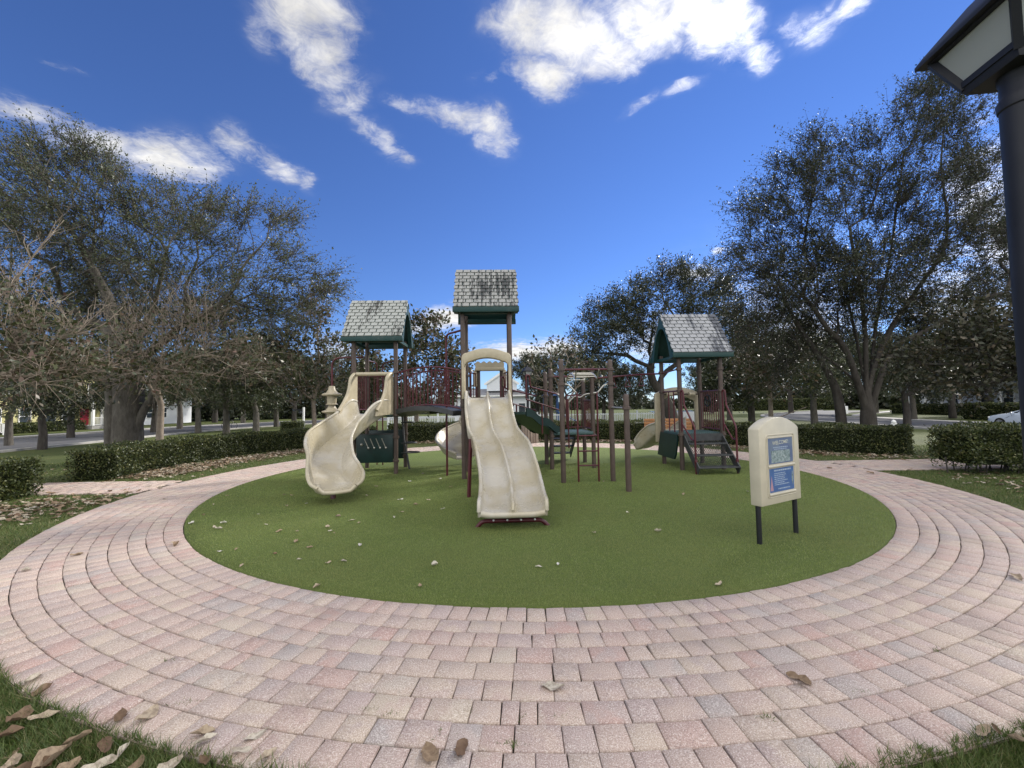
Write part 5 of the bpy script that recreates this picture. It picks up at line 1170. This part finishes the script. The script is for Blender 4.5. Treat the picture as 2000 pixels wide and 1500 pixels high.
def bare(parent, starts, rg, L0, L1, n, r=0.012):
    mb = Mb()
    for _ in range(n):
        s = np.array(starts[rg.integers(len(starts))], float); d = norm(np.array([rg.normal(0, 0.42), rg.normal(0, 0.3), 1.0])); L = rg.uniform(L0, L1)
        pts = [s, s + d * L * 0.35 + rg.normal(0, 0.05, 3), s + d * L * 0.7 + rg.normal(0, 0.10, 3), s + d * L + rg.normal(0, 0.14, 3)]
        mb.tube(spline(pts, 3), np.linspace(r, r * 0.3, 10), 5, caps=False)
        for k in range(5):
            q = s + d * L * rg.uniform(0.25, 0.85); e = norm(d + rg.normal(0, 0.5, 3)); mb.tube([q, q + e * L * 0.3], [r * 0.5, r * 0.25], 4, caps=False)
    return obj('bare_twigs', mb, M_pale, parent, angle=180, recalc=False)
rg0 = np.random.default_rng(5)
bare(tree_s1, [at(320, 720, 12.8), at(280, 700, 12.8), at(360, 690, 12.8), at(400, 690, 12.6), at(250, 690, 12.6)], rg0, 1.2, 2.8, 40, 0.011)
x, y = at(616, 830, 17.5)[0], 17.5; z = gz(x, y)
b1 = [B(600, 640, 17.5, 45, 50), B(560, 690, 17, 50, 40), B(640, 690, 17.5, 45, 40), B(600, 740, 17, 60, 36), B(530, 730, 17.5, 40, 30), B(650, 740, 18, 30, 30), B(610, 590, 18, 26, 40)]
tree_s2 = broad('almond_tree', 'thin tree with sparse brown leaves left of the curved slide', (x, y, z), [(x, y, z - 0.05), (x - 0.05, y, z + 1.2), (x - 0.1, y, z + 1.9)], 0.085, b1, 170, 22, ll=0.17)
bare(tree_s2, [at(600, 650, 17.5), at(590, 640, 17.5), at(620, 640, 17.4)], rg0, 0.9, 2.2, 26, 0.009)
x, y = at(806, 835, 19.5)[0], 20.2; z = gz(x, y)
b1 = [B(820, 660, 20, 34, 44), B(850, 700, 20, 44, 40), B(800, 720, 20.5, 34, 36), B(880, 740, 20, 36, 36), B(840, 640, 20.5, 26, 26), B(740, 740, 20, 40, 40), B(720, 700, 20.5, 34, 34), B(845, 770, 20, 50, 30), B(890, 690, 20, 20, 24)]
broad('magnolia', 'leafy clumped tree showing between the two left towers', (x, y, z), [(x, y, z - 0.05), (x + 0.02, y, z + 1.0), (x + 0.05, y, z + 1.9)], 0.10, b1, 190, 23, per_tip=5, leaves=7, ll=0.20)
x, y = at(1108, 810, 22)[0], 22.0; z = gz(x, y)
b1 = [B(1110, 720, 22, 45, 30), B(1070, 740, 22, 36, 26), B(1150, 730, 22, 40, 26), B(1060, 690, 22, 30, 24), B(1110, 680, 22.5, 34, 24), B(1040, 720, 22, 30, 26)]
broad('almond_tree', 'small nearly bare tree with curving branches behind the climbing posts', (x, y, z), [(x, y, z - 0.05), (x, y, z + 0.8), (x + 0.03, y, z + 1.3)], 0.10, b1, 120, 24, per_tip=2, leaves=4, ll=0.20)
x, y = -11.6, 8.2; z = gz(x, y)
b1 = [B(40, 690, 9.0, 90, 55), B(100, 715, 8.8, 60, 36), B(20, 735, 8.6, 60, 28), B(-40, 650, 9, 100, 70), B(110, 680, 9.4, 70, 40), B(40, 600, 9.4, 50, 40), B(-80, 740, 8.8, 80, 50), B(170, 720, 9.6, 40, 26)]
tree_s3 = broad('almond_tree', 'tree at the left edge reaching long bare branches over the near left hedge', (x, y, z), [(x, y, z - 0.05), (x + 0.02, y, z + 1.0), (x + 0.1, y, z + 1.8)], 0.12, b1, 150, 25, per_tip=6, leaves=5, tw=0.75, ll=0.115,
      extra=[([(x + 0.1, y, z + 1.7), at(-60, 640, 9), at(20, 560, 9.2), at(80, 480, 9.4), at(125, 430, 9.6)], 0.036, 0.005), ([(x + 0.1, y, z + 1.5), at(-40, 690, 8.8), at(80, 670, 9), at(190, 640, 9.4), at(240, 600, 9.6)], 0.03, 0.005), ([at(20, 560, 9.2), at(70, 540, 9.3), at(110, 520, 9.5)], 0.016, 0.004)])
bare(tree_s3, [at(20, 560, 9.2), at(60, 505, 9.3), at(95, 460, 9.5), at(150, 650, 9.3), at(60, 660, 9), at(10, 600, 9.2)], rg0, 0.5, 1.3, 26, 0.008)
x, y = at(1512, 830, 19)[0], 19.2; z = gz(x, y)
b1 = [B(1500, 700, 19, 60, 40), B(1460, 730, 19.5, 46, 34), B(1550, 720, 19, 50, 34), B(1510, 750, 18.5, 60, 26), B(1470, 670, 19.5, 40, 40), B(1540, 660, 19.5, 36, 40)]
tree_s4 = broad('almond_tree', 'thin grey tree with upright bare twigs just above the sign', (x, y, z), [(x, y, z - 0.05), (x, y, z + 1.4), (x, y, z + 2.4)], 0.095, b1, 170, 26, ll=0.17, extra=[([(x, y, z + 0.75), at(1540, 808, 19), at(1575, 795, 19)], 0.03, 0.01)])
bare(tree_s4, [at(1508, 660, 19), at(1505, 640, 19), at(1480, 680, 19), at(1540, 690, 19)], rg0, 1.0, 2.8, 26, 0.010)
x, y = at(1469, 830, 22)[0], 22.0; z = gz(x, y)
broad('shade_tree', 'dark trunked tree between the low tower and the sign', (x, y, z), [(x, y, z - 0.05), (x, y, z + 1.4), (x, y, z + 2.6)], 0.16, [B(1450, 720, 22, 50, 34), B(1500, 700, 22.5, 50, 40), B(1410, 740, 22, 40, 30), B(1430, 770, 21.5, 50, 22)], 170, 27, per_tip=5, leaves=7, ll=0.19, mats=(M_barkd, M_oakd))
x, y = 14.6, 9.6; z = gz(x, y)
b1 = [B(1850, 700, 11, 80, 50), B(1930, 680, 10.5, 80, 60), B(1800, 720, 11.4, 40, 30), B(1900, 740, 10.6, 60, 30), B(1960, 740, 10.2, 60, 40), B(2040, 650, 10, 100, 80), B(1880, 640, 11.5, 60, 30)]
broad('almond_tree', 'tree with big drooping leaves overhanging from the right edge behind the lamp post', (x, y, z), [(x, y, z - 0.05), (x, y, z + 1.2), (x - 0.15, y, z + 2.0)], 0.12, b1, 150, 28, per_tip=5, leaves=9, ll=0.125, mats=(M_barkd, leaf_mat('olive_leaf', [(0, (0.022, 0.028, 0.012)), (0.5, (0.045, 0.048, 0.020)), (0.9, (0.085, 0.07, 0.04)), (1, (0.2, 0.16, 0.11))], clump=1.5)))

# ---- street oaks: three built, then copied along both streets
def street_oak(seed, label, loc, scale, rz, mats, H=8.5, W_=4.2, shape=0):
    rg = np.random.default_rng(seed); bl = []
    for k in range(15):
        a = rg.uniform(0, 2 * pi); r_ = W_ * sqrt(rg.uniform(0.05, 1)) * 0.75; zz = rg.uniform(0.38, 0.86) * H; s = rg.uniform(0.7, 1.3)
        r_ *= 1.0 - 0.5 * max(0, (zz / H - 0.55) / 0.4); bl.append((r_ * cos(a), r_ * sin(a), zz, 1.3 * s, 1.3 * s, 1.0 * s))
    t = tree('street_oak', label, (0, 0, 0), [(0, 0, -0.1), (0.03, 0.02, 1.2), (0.08 * (seed % 3 - 1), 0.05, 2.3)], 0.21, bl, 260, 9, 8, 0.8, 0.20, mats, seed, group=None, tipr=0.010, seg=0.7)
    t.location = (loc[0], loc[1], gz(*loc[:2])); t.scale = (scale,) * 3; t.rotation_euler.z = rz; return t
L_ = []
def px_spot(px, Y): return (float(at(px, 800, Y)[0]), Y)
soA = street_oak(31, 'street oak beyond the left road, its trunk framed by the almond tree and the bicycle', px_spot(500, 28), 0.86, 0.4, (M_bark, M_oak))
soB = street_oak(32, 'street oak in the left row whose trunk stands over the bicycle', px_spot(443, 29.5), 0.9, 2.0, (M_bark, M_oak))
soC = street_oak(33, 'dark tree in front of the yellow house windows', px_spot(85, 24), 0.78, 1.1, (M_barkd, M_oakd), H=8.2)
spots = [
 (soB, px_spot(388, 38), 0.95, 4.1, 'street oak left of the bicycle with a leaning forked trunk'),
 (soA, px_spot(352, 46), 1.1, 1.3, 'street oak between the white house and the bicycle'),
 (soB, px_spot(300, 40), 0.9, 0.2, 'street oak right beside the big left trunk, in front of the white house'),
 (soA, px_spot(540, 48), 1.05, 2.2, 'street oak on the far lit lawn left of the street sign'),
 (soC, px_spot(575, 44), 1.0, 3.0, 'dark oak right behind the street sign post'),
 (soB, px_spot(640, 58), 1.25, 3.6, 'far oak on the lawn behind the curved slide'),
 (soA, px_spot(475, 62), 1.25, 5.0, 'far oak above the pale bend of the left street'),
 (soC, px_spot(420, 66), 1.5, 0.9, 'dark far oak at the end of the left street'),
 (soB, px_spot(700, 66), 1.2, 2.9, 'far oak behind the pod climber and curved slide'),
 (soC, px_spot(140, 34), 0.95, 2.6, 'low dark crowned tree beside the red door of the yellow house'),
 (soA, px_spot(20, 27), 0.8, 3.3, 'street oak at the left edge before the yellow house steps'),
 (soC, px_spot(1050, 62), 1.25, 0.3, 'dark round tree right of the pool house gable'),
 (soC, px_spot(1105, 58), 1.2, 1.9, 'dark round tree behind the small bare tree'),
 (soC, px_spot(1180, 52), 1.0, 2.4, 'dense dark tree above the white fence left of the low tower'),
 (soC, px_spot(1225, 50), 0.85, 4.4, 'short dense dark tree above the right part of the white fence'),
 (soB, px_spot(1425, 46), 1.15, 1.0, 'oak with a pale trunk across the lawn right of the low tower'),
 (soA, px_spot(1590, 36), 1.05, 2.7, 'oak standing left of the notice posts on the right'),
 (soC, px_spot(1770, 33), 0.95, 5.2, 'oak with a broad dark foot near the hydrant across the right street'),
 (soB, px_spot(1784, 41), 1.0, 0.7, 'oak with a low fork in front of the porch house'),
 (soC, px_spot(1640, 52), 1.35, 3.9, 'dark oak across the right street behind the notice posts'),
 (soC, px_spot(1545, 66), 1.45, 1.2, 'far dark oak behind the lit right lawn'),
 (soC, px_spot(1860, 42), 1.15, 2.1, 'dark tree crowding the porch house'),
 (soC, px_spot(1935, 46), 1.3, 0.5, 'dark tree above the parked car'),
 (soA, px_spot(1710, 60), 1.3, 4.6, 'far oak left of the porch house roof'),
 (soC, px_spot(1390, 72), 1.2, 5.6, 'far dark tree on the skyline behind the steering wheel'),
]
for src, (x, y), s, rz, lb in spots: dup(src, (x, y, gz(x, y)), rz, s, lb)

# ---- far wood closing the horizon, one mass
rgw = np.random.default_rng(77); mass = []
def far_clump(az0, az1, dist, h, n, l):
    a = np.radians(rgw.uniform(az0, az1, n)); d = dist + rgw.uniform(-6, 6, n); hh = h * (0.62 + 0.30 * np.sin(a * 37 + dist) * np.sin(a * 91) + 0.14 * np.sin(a * 211)); z = rgw.random(n) ** 0.8 * hh
    pos = np.stack([d * np.sin(a), d * np.cos(a), z - 0.6], -1); ax = norm(rgw.normal(size=(n, 3))); s = norm(np.cross(ax, rgw.normal(size=(n, 3)))); l = l * rgw.uniform(0.6, 1.4, n)[:, None]
    mass.append(np.stack([pos, pos + ax * l * .5 + s * l * .3, pos + ax * l, pos + ax * l * .5 - s * l * .3], 1).reshape(-1, 3))
far_clump(-62, -14, 96, 10.0, 30000, 0.75); far_clump(-16, 6, 112, 8, 9000, 0.8); far_clump(24, 64, 112, 9, 26000, 0.85); far_clump(4, 26, 135, 5.5, 9000, 0.9)
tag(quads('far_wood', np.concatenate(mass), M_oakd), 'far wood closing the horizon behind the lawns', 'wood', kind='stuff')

# ---- clipped hedges
def hedge(label, line, width, height, seed, dens=1500, leg=False, leaf=0.05):
    rg = np.random.default_rng(seed); P = spline(line, 6); T = np.gradient(P, axis=0); T = norm(T); N = np.stack([-T[:, 1], T[:, 0]], -1)
    L = np.concatenate([[0], np.cumsum(np.linalg.norm(np.diff(P, axis=0), axis=1))]); tot = L[-1]; c0 = P[len(P) // 2]
    h = thing('clipped_hedge', label, 'hedge', (c0[0], c0[1], gz(*c0)))
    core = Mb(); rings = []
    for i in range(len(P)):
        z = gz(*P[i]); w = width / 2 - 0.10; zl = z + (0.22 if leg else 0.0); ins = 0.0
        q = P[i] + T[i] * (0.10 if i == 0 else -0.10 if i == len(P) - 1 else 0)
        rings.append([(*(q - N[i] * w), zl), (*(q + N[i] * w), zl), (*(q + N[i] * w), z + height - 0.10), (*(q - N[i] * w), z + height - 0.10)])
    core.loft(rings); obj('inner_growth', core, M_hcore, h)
    if leg:
        st = Mb()
        for _ in range(int(tot * 9)):
            u = rg.uniform(0, tot); q = np.array([np.interp(u, L, P[:, 0]), np.interp(u, L, P[:, 1])]) + rg.uniform(-0.25, 0.25, 2); z = gz(*q); st.tube([(*q, z - 0.02), (*(q + rg.normal(0, 0.06, 2)), z + 0.34)], 0.013, 5)
        obj('stems', st, M_barkd, h)
    area = tot * (2 * height + width) + 2 * width * height; n = int(area * dens)
    u = rg.uniform(0, tot, n); q = np.stack([np.interp(u, L, P[:, 0]), np.interp(u, L, P[:, 1])], -1); nn = np.stack([np.interp(u, L, N[:, 0]), np.interp(u, L, N[:, 1])], -1); tt = np.stack([np.interp(u, L, T[:, 0]), np.interp(u, L, T[:, 1])], -1)
    f = rg.random(n); pt = width / (2 * height + width); v = np.where(f < pt, rg.uniform(-width / 2, width / 2, n), np.where(f < pt + (1 - pt) / 2, -width / 2, width / 2)); zz = np.where(f < pt, height, rg.uniform(0.0, height, n))
    ends = rg.random(n) < (2 * width * height / area); e1 = rg.random(n) < 0.5
    q = np.where(ends[:, None], np.where(e1[:, None], P[0], P[-1]), q); v = np.where(ends, rg.uniform(-width / 2, width / 2, n), v); zz = np.where(ends, rg.uniform(0.0, height, n), zz)
    nn = np.where(ends[:, None], np.where(e1[:, None], N[0], N[-1]), nn)
    bump = 0.045 * np.sin(u * 3.1 + zz * 5) + 0.03 * np.sin(u * 7.7 + v * 6); zz = zz + np.where(f < pt, bump, 0); 
    inw = -np.abs(rg.normal(0, 0.045, n)); vv = v * (1 - 0.06 * np.clip((0.2 - zz) / 0.2, 0, 1)) + np.sign(v) * np.where(f < pt, 0, inw + bump); zz = zz + np.where(f < pt, inw, 0)
    if leg: zz = np.where(zz < 0.20 + 0.12 * np.sin(u * 5.3), zz + 0.35, zz)
    pos = np.column_stack([q + nn * vv[:, None] + tt * rg.normal(0, 0.02, (n, 1)), land(q[:, 0], q[:, 1]) + zz]); pos += rg.normal(0, 0.012, pos.shape)
    outw = np.column_stack([nn * np.sign(v)[:, None] * (f >= pt)[:, None], (f < pt) * 1.0]); ax = norm(rg.normal(0, 0.8, (n, 3)) + outw * 0.5 + np.array([0, 0, 0.35])); s = norm(np.cross(ax, rg.normal(0, 0.6, (n, 3)) + outw)); n3 = np.cross(ax, s); l = leaf * rg.uniform(0.7, 1.35, n)[:, None]
    V = np.stack([pos, pos + ax * l * .5 + s * l * .29 + n3 * l * .06, pos + ax * l, pos + ax * l * .5 - s * l * .29 + n3 * l * .06], 1).reshape(-1, 3)
    quads('leaves', V, M_hedge, h)
    return h
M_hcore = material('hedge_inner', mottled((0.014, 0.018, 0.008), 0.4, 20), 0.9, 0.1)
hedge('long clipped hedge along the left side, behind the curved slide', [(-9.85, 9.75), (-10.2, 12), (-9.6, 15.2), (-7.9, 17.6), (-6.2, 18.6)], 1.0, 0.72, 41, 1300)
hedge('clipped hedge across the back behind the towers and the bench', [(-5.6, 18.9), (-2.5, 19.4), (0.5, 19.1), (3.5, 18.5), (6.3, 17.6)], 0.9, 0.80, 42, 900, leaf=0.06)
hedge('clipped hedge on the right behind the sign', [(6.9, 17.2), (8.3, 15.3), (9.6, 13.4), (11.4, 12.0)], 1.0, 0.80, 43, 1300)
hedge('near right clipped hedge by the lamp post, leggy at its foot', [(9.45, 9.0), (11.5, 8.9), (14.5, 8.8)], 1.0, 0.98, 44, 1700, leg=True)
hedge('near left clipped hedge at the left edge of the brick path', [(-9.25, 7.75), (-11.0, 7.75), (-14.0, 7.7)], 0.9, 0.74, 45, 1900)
hedge('dark foundation hedge under the yellow house windows', [(-50.6, 39.5), (-50.6, 44), (-50.6, 48.6)], 1.4, 1.0, 46, 160, leaf=0.14)
hedge('dark low hedge in front of the porch house', [(53.0, 44.0), (53.0, 50.0), (53.0, 57.5)], 1.4, 1.25, 47, 160, leaf=0.14)
hedge('block of dark hedge behind the parked car', [(44.0, 34.0), (44.0, 40.0)], 1.6, 1.5, 48, 160, leaf=0.14)
hedge('long dark hedge behind the lit lawn on the right', [(38, 82), (52, 86), (66, 84)], 2.0, 2.2, 49, 60, leaf=0.25)
hedge('small dark box hedge by the white street sign', [(-20.6, 37.2), (-18.9, 37.4)], 1.0, 0.9, 50, 400, leaf=0.09)
hedge('low green hedge beside the pod climber, beyond the left hedge', [(-13.4, 30.2), (-11.0, 30.4)], 1.0, 0.9, 51, 400, leaf=0.09)

# ---- grass blades near the viewer
def in_grass(x, y, over=0.015):
    r = np.hypot(x - CX, y - CY); return (r > RO - over * (0.6 + 0.5 * np.sin(x * 9) * np.sin(x * 23 + 1))) & ~((x < -6) & (y > 8.1) & (y < 9.5)) & ~((x > 6.5) & (y > 9.3) & (y < 10.9))
def grass_patch(x0, x1, y0, y1, dens, hmin, hmax, w, over=0.015):
    n = int((x1 - x0) * (y1 - y0) * dens); x = rng.uniform(x0, x1, n); y = rng.uniform(y0, y1, n); k = in_grass(x, y, over); x, y = x[k], y[k]
    cl = 0.5 + 0.5 * np.sin(x * 5 + 1) * np.sin(y * 6); k = rng.random(len(x)) < 0.45 + 0.55 * cl; x, y = x[k], y[k]; n = len(x)
    return blades(x, y, np.where(np.hypot(x - CX, y - CY) < RO, -0.004, land(x, y) - 0.004), rng.uniform(hmin, hmax, n), w * rng.uniform(0.7, 1.3, n), 1.2, rng)
G = [grass_patch(-3.6, -0.6, 1.3, 3.0, 22000, 0.03, 0.08, 0.0050), grass_patch(1.1, 3.6, 1.2, 3.2, 20000, 0.025, 0.07, 0.0048), grass_patch(1.35, 3.4, 1.6, 3.0, 16000, 0.02, 0.05, 0.0045, 0.07), grass_patch(-3.4, -0.7, 1.7, 3.0, 9000, 0.02, 0.05, 0.0045, 0.03),
     grass_patch(-11, -4.5, 4.2, 8.1, 2600, 0.025, 0.06, 0.009), grass_patch(5.5, 13, 3.6, 9.3, 2200, 0.02, 0.05, 0.009),
     grass_patch(-9.6, -6.2, 9.4, 17, 900, 0.02, 0.05, 0.013), grass_patch(7.0, 11, 10.8, 15, 700, 0.02, 0.05, 0.013), grass_patch(11, 17, 10.9, 15, 500, 0.02, 0.05, 0.016), grass_patch(-16, -10.2, 8.2, 16, 450, 0.02, 0.05, 0.016)]
for px, py in [(865, 1430), (985, 1450), (1010, 1455), (855, 1440), (600, 1370), (640, 1375), (760, 1395), (355, 1375), (375, 1370), (720, 1385), (330, 1290), (1010, 1400), (1085, 1400), (910, 1390), (1830, 1270), (1680, 1350), (1500, 1400)]:
    q = ground_at(px, py); k = 26; G.append(blades(q[0] + rng.normal(0, 0.030, k), q[1] + rng.normal(0, 0.008, k), np.full(k, -0.008), rng.uniform(0.010, 0.024, k), rng.uniform(0.004, 0.007, k), 1.6, rng))
tag(quads('grass', np.concatenate(G), M_blade, n=3), 'short lawn grass round the brick ring', 'grass', kind='stuff')

# ---- fallen leaves
M_dry = material('dry_leaf', lambda t: t.mix(t.math('MULTIPLY', t.smooth(t.noise(objco(t), 38, 4, 0.7), 0.40, 0.66), 0.5), t.ramp(t.math('FRACT', t.math('ADD', isl(t), t.new('ShaderNodeObjectInfo').outputs['Random'])), [(0, (0.15, 0.095, 0.058)), (0.25, (0.26, 0.185, 0.115)), (0.55, (0.39, 0.31, 0.215)), (0.85, (0.52, 0.47, 0.38)), (1, (0.17, 0.10, 0.065))]), (0.085, 0.048, 0.03)), 0.65, 0.25, trans=0.15)
rl_ = random.Random(9)
def leaf_verts(pos, l, w, yaw, curl, tilt, roll, nu=8, nv=5):
    """one dry leaf as a grid of quads: blunt, ragged, unevenly rolled"""
    us = np.linspace(0, 1, nu); vs = np.linspace(-1, 1, nv); V = []; ph = rl_.uniform(0, 6.28); k1 = rl_.uniform(-0.25, 0.5); bend = rl_.uniform(-0.25, 0.25)
    for u in us:
        ww = w * 0.5 * (max(0.0, sin(pi * min(1, u * 0.94 + 0.05))) ** 0.6) * (1 + 0.10 * sin(u * 17 + ph))
        for v in vs:
            ed = rl_.uniform(0.86, 1.08) if abs(v) > 0.9 else 1.0
            zz = curl * l * ((u - 0.5) ** 2) + (roll * abs(v) ** 1.6 + k1 * v * abs(v) * (u - 0.2)) * ww + 0.10 * w * sin(u * 9 + v * 2.2 + ph) * abs(v)
            V.append(((u - 0.5) * l, v * ww * ed * (1 - 0.25 * roll) + bend * l * (u - 0.5) ** 2, zz))
    V = np.array(V); R_ = np.array(Matrix.Rotation(yaw, 3, 'Z') @ Matrix.Rotation(tilt, 3, 'Y') @ Matrix.Rotation(tilt * 0.6, 3, 'X')); V = V @ R_.T; V[:, 2] -= V[:, 2].min() - 0.001
    return V + np.array(pos)
LF = [(i * 5 + j, i * 5 + j + 1, (i + 1) * 5 + j + 1, (i + 1) * 5 + j) for i in range(7) for j in range(4)]
M_pale_leaf = material('bleached_leaf', lambda t: t.ramp(t.new('ShaderNodeObjectInfo').outputs['Random'], [(0, (0.30, 0.22, 0.14)), (0.3, (0.44, 0.37, 0.27)), (0.65, (0.56, 0.52, 0.43)), (0.9, (0.60, 0.58, 0.54)), (1, (0.22, 0.13, 0.08))]), 0.6, 0.3, trans=0.1)
def leaf_obj(name, x, y, z, l, label, group, yaw=None, mat=None):
    V = leaf_verts((0, 0, 0), l, l * rl_.uniform(0.42, 0.68), 0, rl_.uniform(0.0, 0.7), rl_.uniform(-0.16, 0.16), rl_.uniform(0.1, 1.1))
    mb = Mb(); mb.add(V, LF); o = obj(name, mb, mat or M_dry, None, angle=180, recalc=False); o.location = (x, y, z); o.rotation_euler.z = rl_.uniform(0, 6.28) if yaw is None else yaw
    return tag(o, label, 'leaf', group)
TL = [(340, 1059), (430, 1076), (462, 1072), (472, 1104), (537, 1081), (584, 1092), (605, 1069), (641, 1098), (671, 1095), (703, 1065), (848, 1103), (820, 1143), (1053, 1106), (1090, 1102), (660, 1008), (701, 1021), (427, 1032), (418, 1029), (437, 1021), (374, 1021), (520, 1024), (545, 1037), (580, 1037), (619, 1145), (578, 1057), (645, 1037), (653, 1041), (688, 1015), (417, 985), (443, 968), (555, 966), (570, 967), (716, 968), (744, 973), (782, 975), (837, 976), (784, 999), (865, 993), (812, 985), (1404, 1141), (930, 898), (1178, 940), (1335, 965), (1460, 960), (1285, 1037), (598, 983), (640, 1028), (505, 1004), (397, 1005), (1160, 1040), (1226, 1000), (735, 950), (860, 935), (880, 950), (960, 940), (800, 940), (826, 925), (560, 988), (770, 1010)]
for px, py in TL:
    q = ground_at(px, py, 0.02); d = np.linalg.norm(q[:2]); leaf_obj('fallen_leaf', q[0], q[1], 0.014, rl_.uniform(0.05, 0.095) * (1.0 if d < 6 else 1.1), 'dry curled leaf lying on the green turf', 'dry leaves scattered over the turf', mat=M_pale_leaf)
for px, py in [(1080, 1345), (840, 1478), (1560, 1328), (60, 1332), (85, 1352), (290, 950), (312, 955), (150, 1085), (50, 1115), (345, 1065), (290, 1400), (395, 1435), (500, 1440), (235, 1405), (205, 975), (322, 975), (1700, 925), (1620, 915), (1985, 1130), (900, 1465)]:
    q = ground_at(px, py, 0.0); leaf_obj('fallen_leaf', q[0], q[1], 0.003, rl_.uniform(0.085, 0.14), 'dry curled leaf lying on the pinkish brick path', 'dry leaves on the brick path')
for px, py, l in [(100, 1480, .19), (40, 1395, .15), (85, 1395, .13), (205, 1450, .13), (190, 1495, .14), (265, 1490, .12), (330, 1490, .12), (400, 1480, .10), (150, 1440, .12), (20, 1490, .15), (60, 1500, .15), (15, 1430, .12), (130, 1500, .13), (400, 1440, .11), (470, 1460, .11), (520, 1470, .11), (240, 1460, .10)]:
    q = ground_at(px, py, 0.03); leaf_obj('fallen_leaf', q[0], q[1], 0.012, l * 0.9, 'big brown leaf lying in the grass at the lower left corner', 'leaves in the near left grass')
for px, py, l in [(1920, 1425, .11), (1945, 1420, .06), (1990, 1440, .08)]:
    q = ground_at(px, py, 0.03); leaf_obj('fallen_leaf', q[0], q[1], 0.015, l, 'tan leaf lying in the grass at the lower right corner', 'leaves in the near right grass')
LV, LFc = [], []
def litter(n, fx, lmin, lmax):
    for _ in range(n):
        x, y = fx(); 
        V = leaf_verts((x, y, float(land(x, y)) + rng.uniform(0.0, 0.03)), *(lambda l: (l, l * rng.uniform(0.42, 0.6)))(rng.uniform(lmin, lmax)), rng.uniform(0, 6.28), rng.uniform(0.0, 0.5), rng.uniform(-0.3, 0.3), rng.uniform(0, 0.6)); b = len(LV) * 40
        LV.append(V); LFc.append(np.array(LF) + b)
def poly_band(line, w):
    P = np.array(line, float)
    def f():
        while True:
            i = rng.integers(len(P) - 1); t = rng.random(); q = P[i] + (P[i + 1] - P[i]) * t + rng.normal(0, w, 2)
            if np.hypot(q[0] - CX, q[1] - CY) > RO + 0.05: return q
    return f
litter(2600, poly_band([(-8.9, 10.2), (-8.9, 12), (-8.3, 14.6), (-7.0, 16.6), (-5.6, 17.7)], 0.40), 0.08, 0.15)
litter(1300, poly_band([(-5, 17.9), (-2, 18.4), (1, 18.1), (4, 17.6), (6.2, 16.8)], 0.35), 0.09, 0.16)
litter(700, poly_band([(7.2, 15.6), (8.3, 13.8), (9.2, 12.3), (10.6, 11.4)], 0.38), 0.08, 0.14)
litter(800, poly_band([(-9.6, 7.0), (-8.2, 7.0), (-7.4, 7.6), (-7.9, 6.0), (-9.4, 5.9), (-7.3, 5.2), (-8.5, 5.0)], 0.5), 0.08, 0.16)
litter(300, poly_band([(8.6, 8.6), (9.8, 8.0), (9.0, 7.0), (10.5, 7.4), (9.6, 6.0), (8.6, 5.6), (11, 6)], 0.5), 0.07, 0.13)
litter(120, poly_band([(-11, 11), (-12, 13), (12, 11.3), (14, 13)], 0.7), 0.08, 0.13)
litter(110, poly_band([(-3.4, 2.1), (-2.2, 1.5), (-1.4, 1.4)], 0.25), 0.04, 0.11)
litter(30, poly_band([(1.9, 1.6), (2.8, 2.0)], 0.25), 0.03, 0.07)
tag(grid_faces('leaf_litter', np.concatenate(LV), np.concatenate(LFc), M_dry, smooth=True), 'brown leaf litter drifted along the hedges and in the grass', 'leaf litter', kind='stuff')
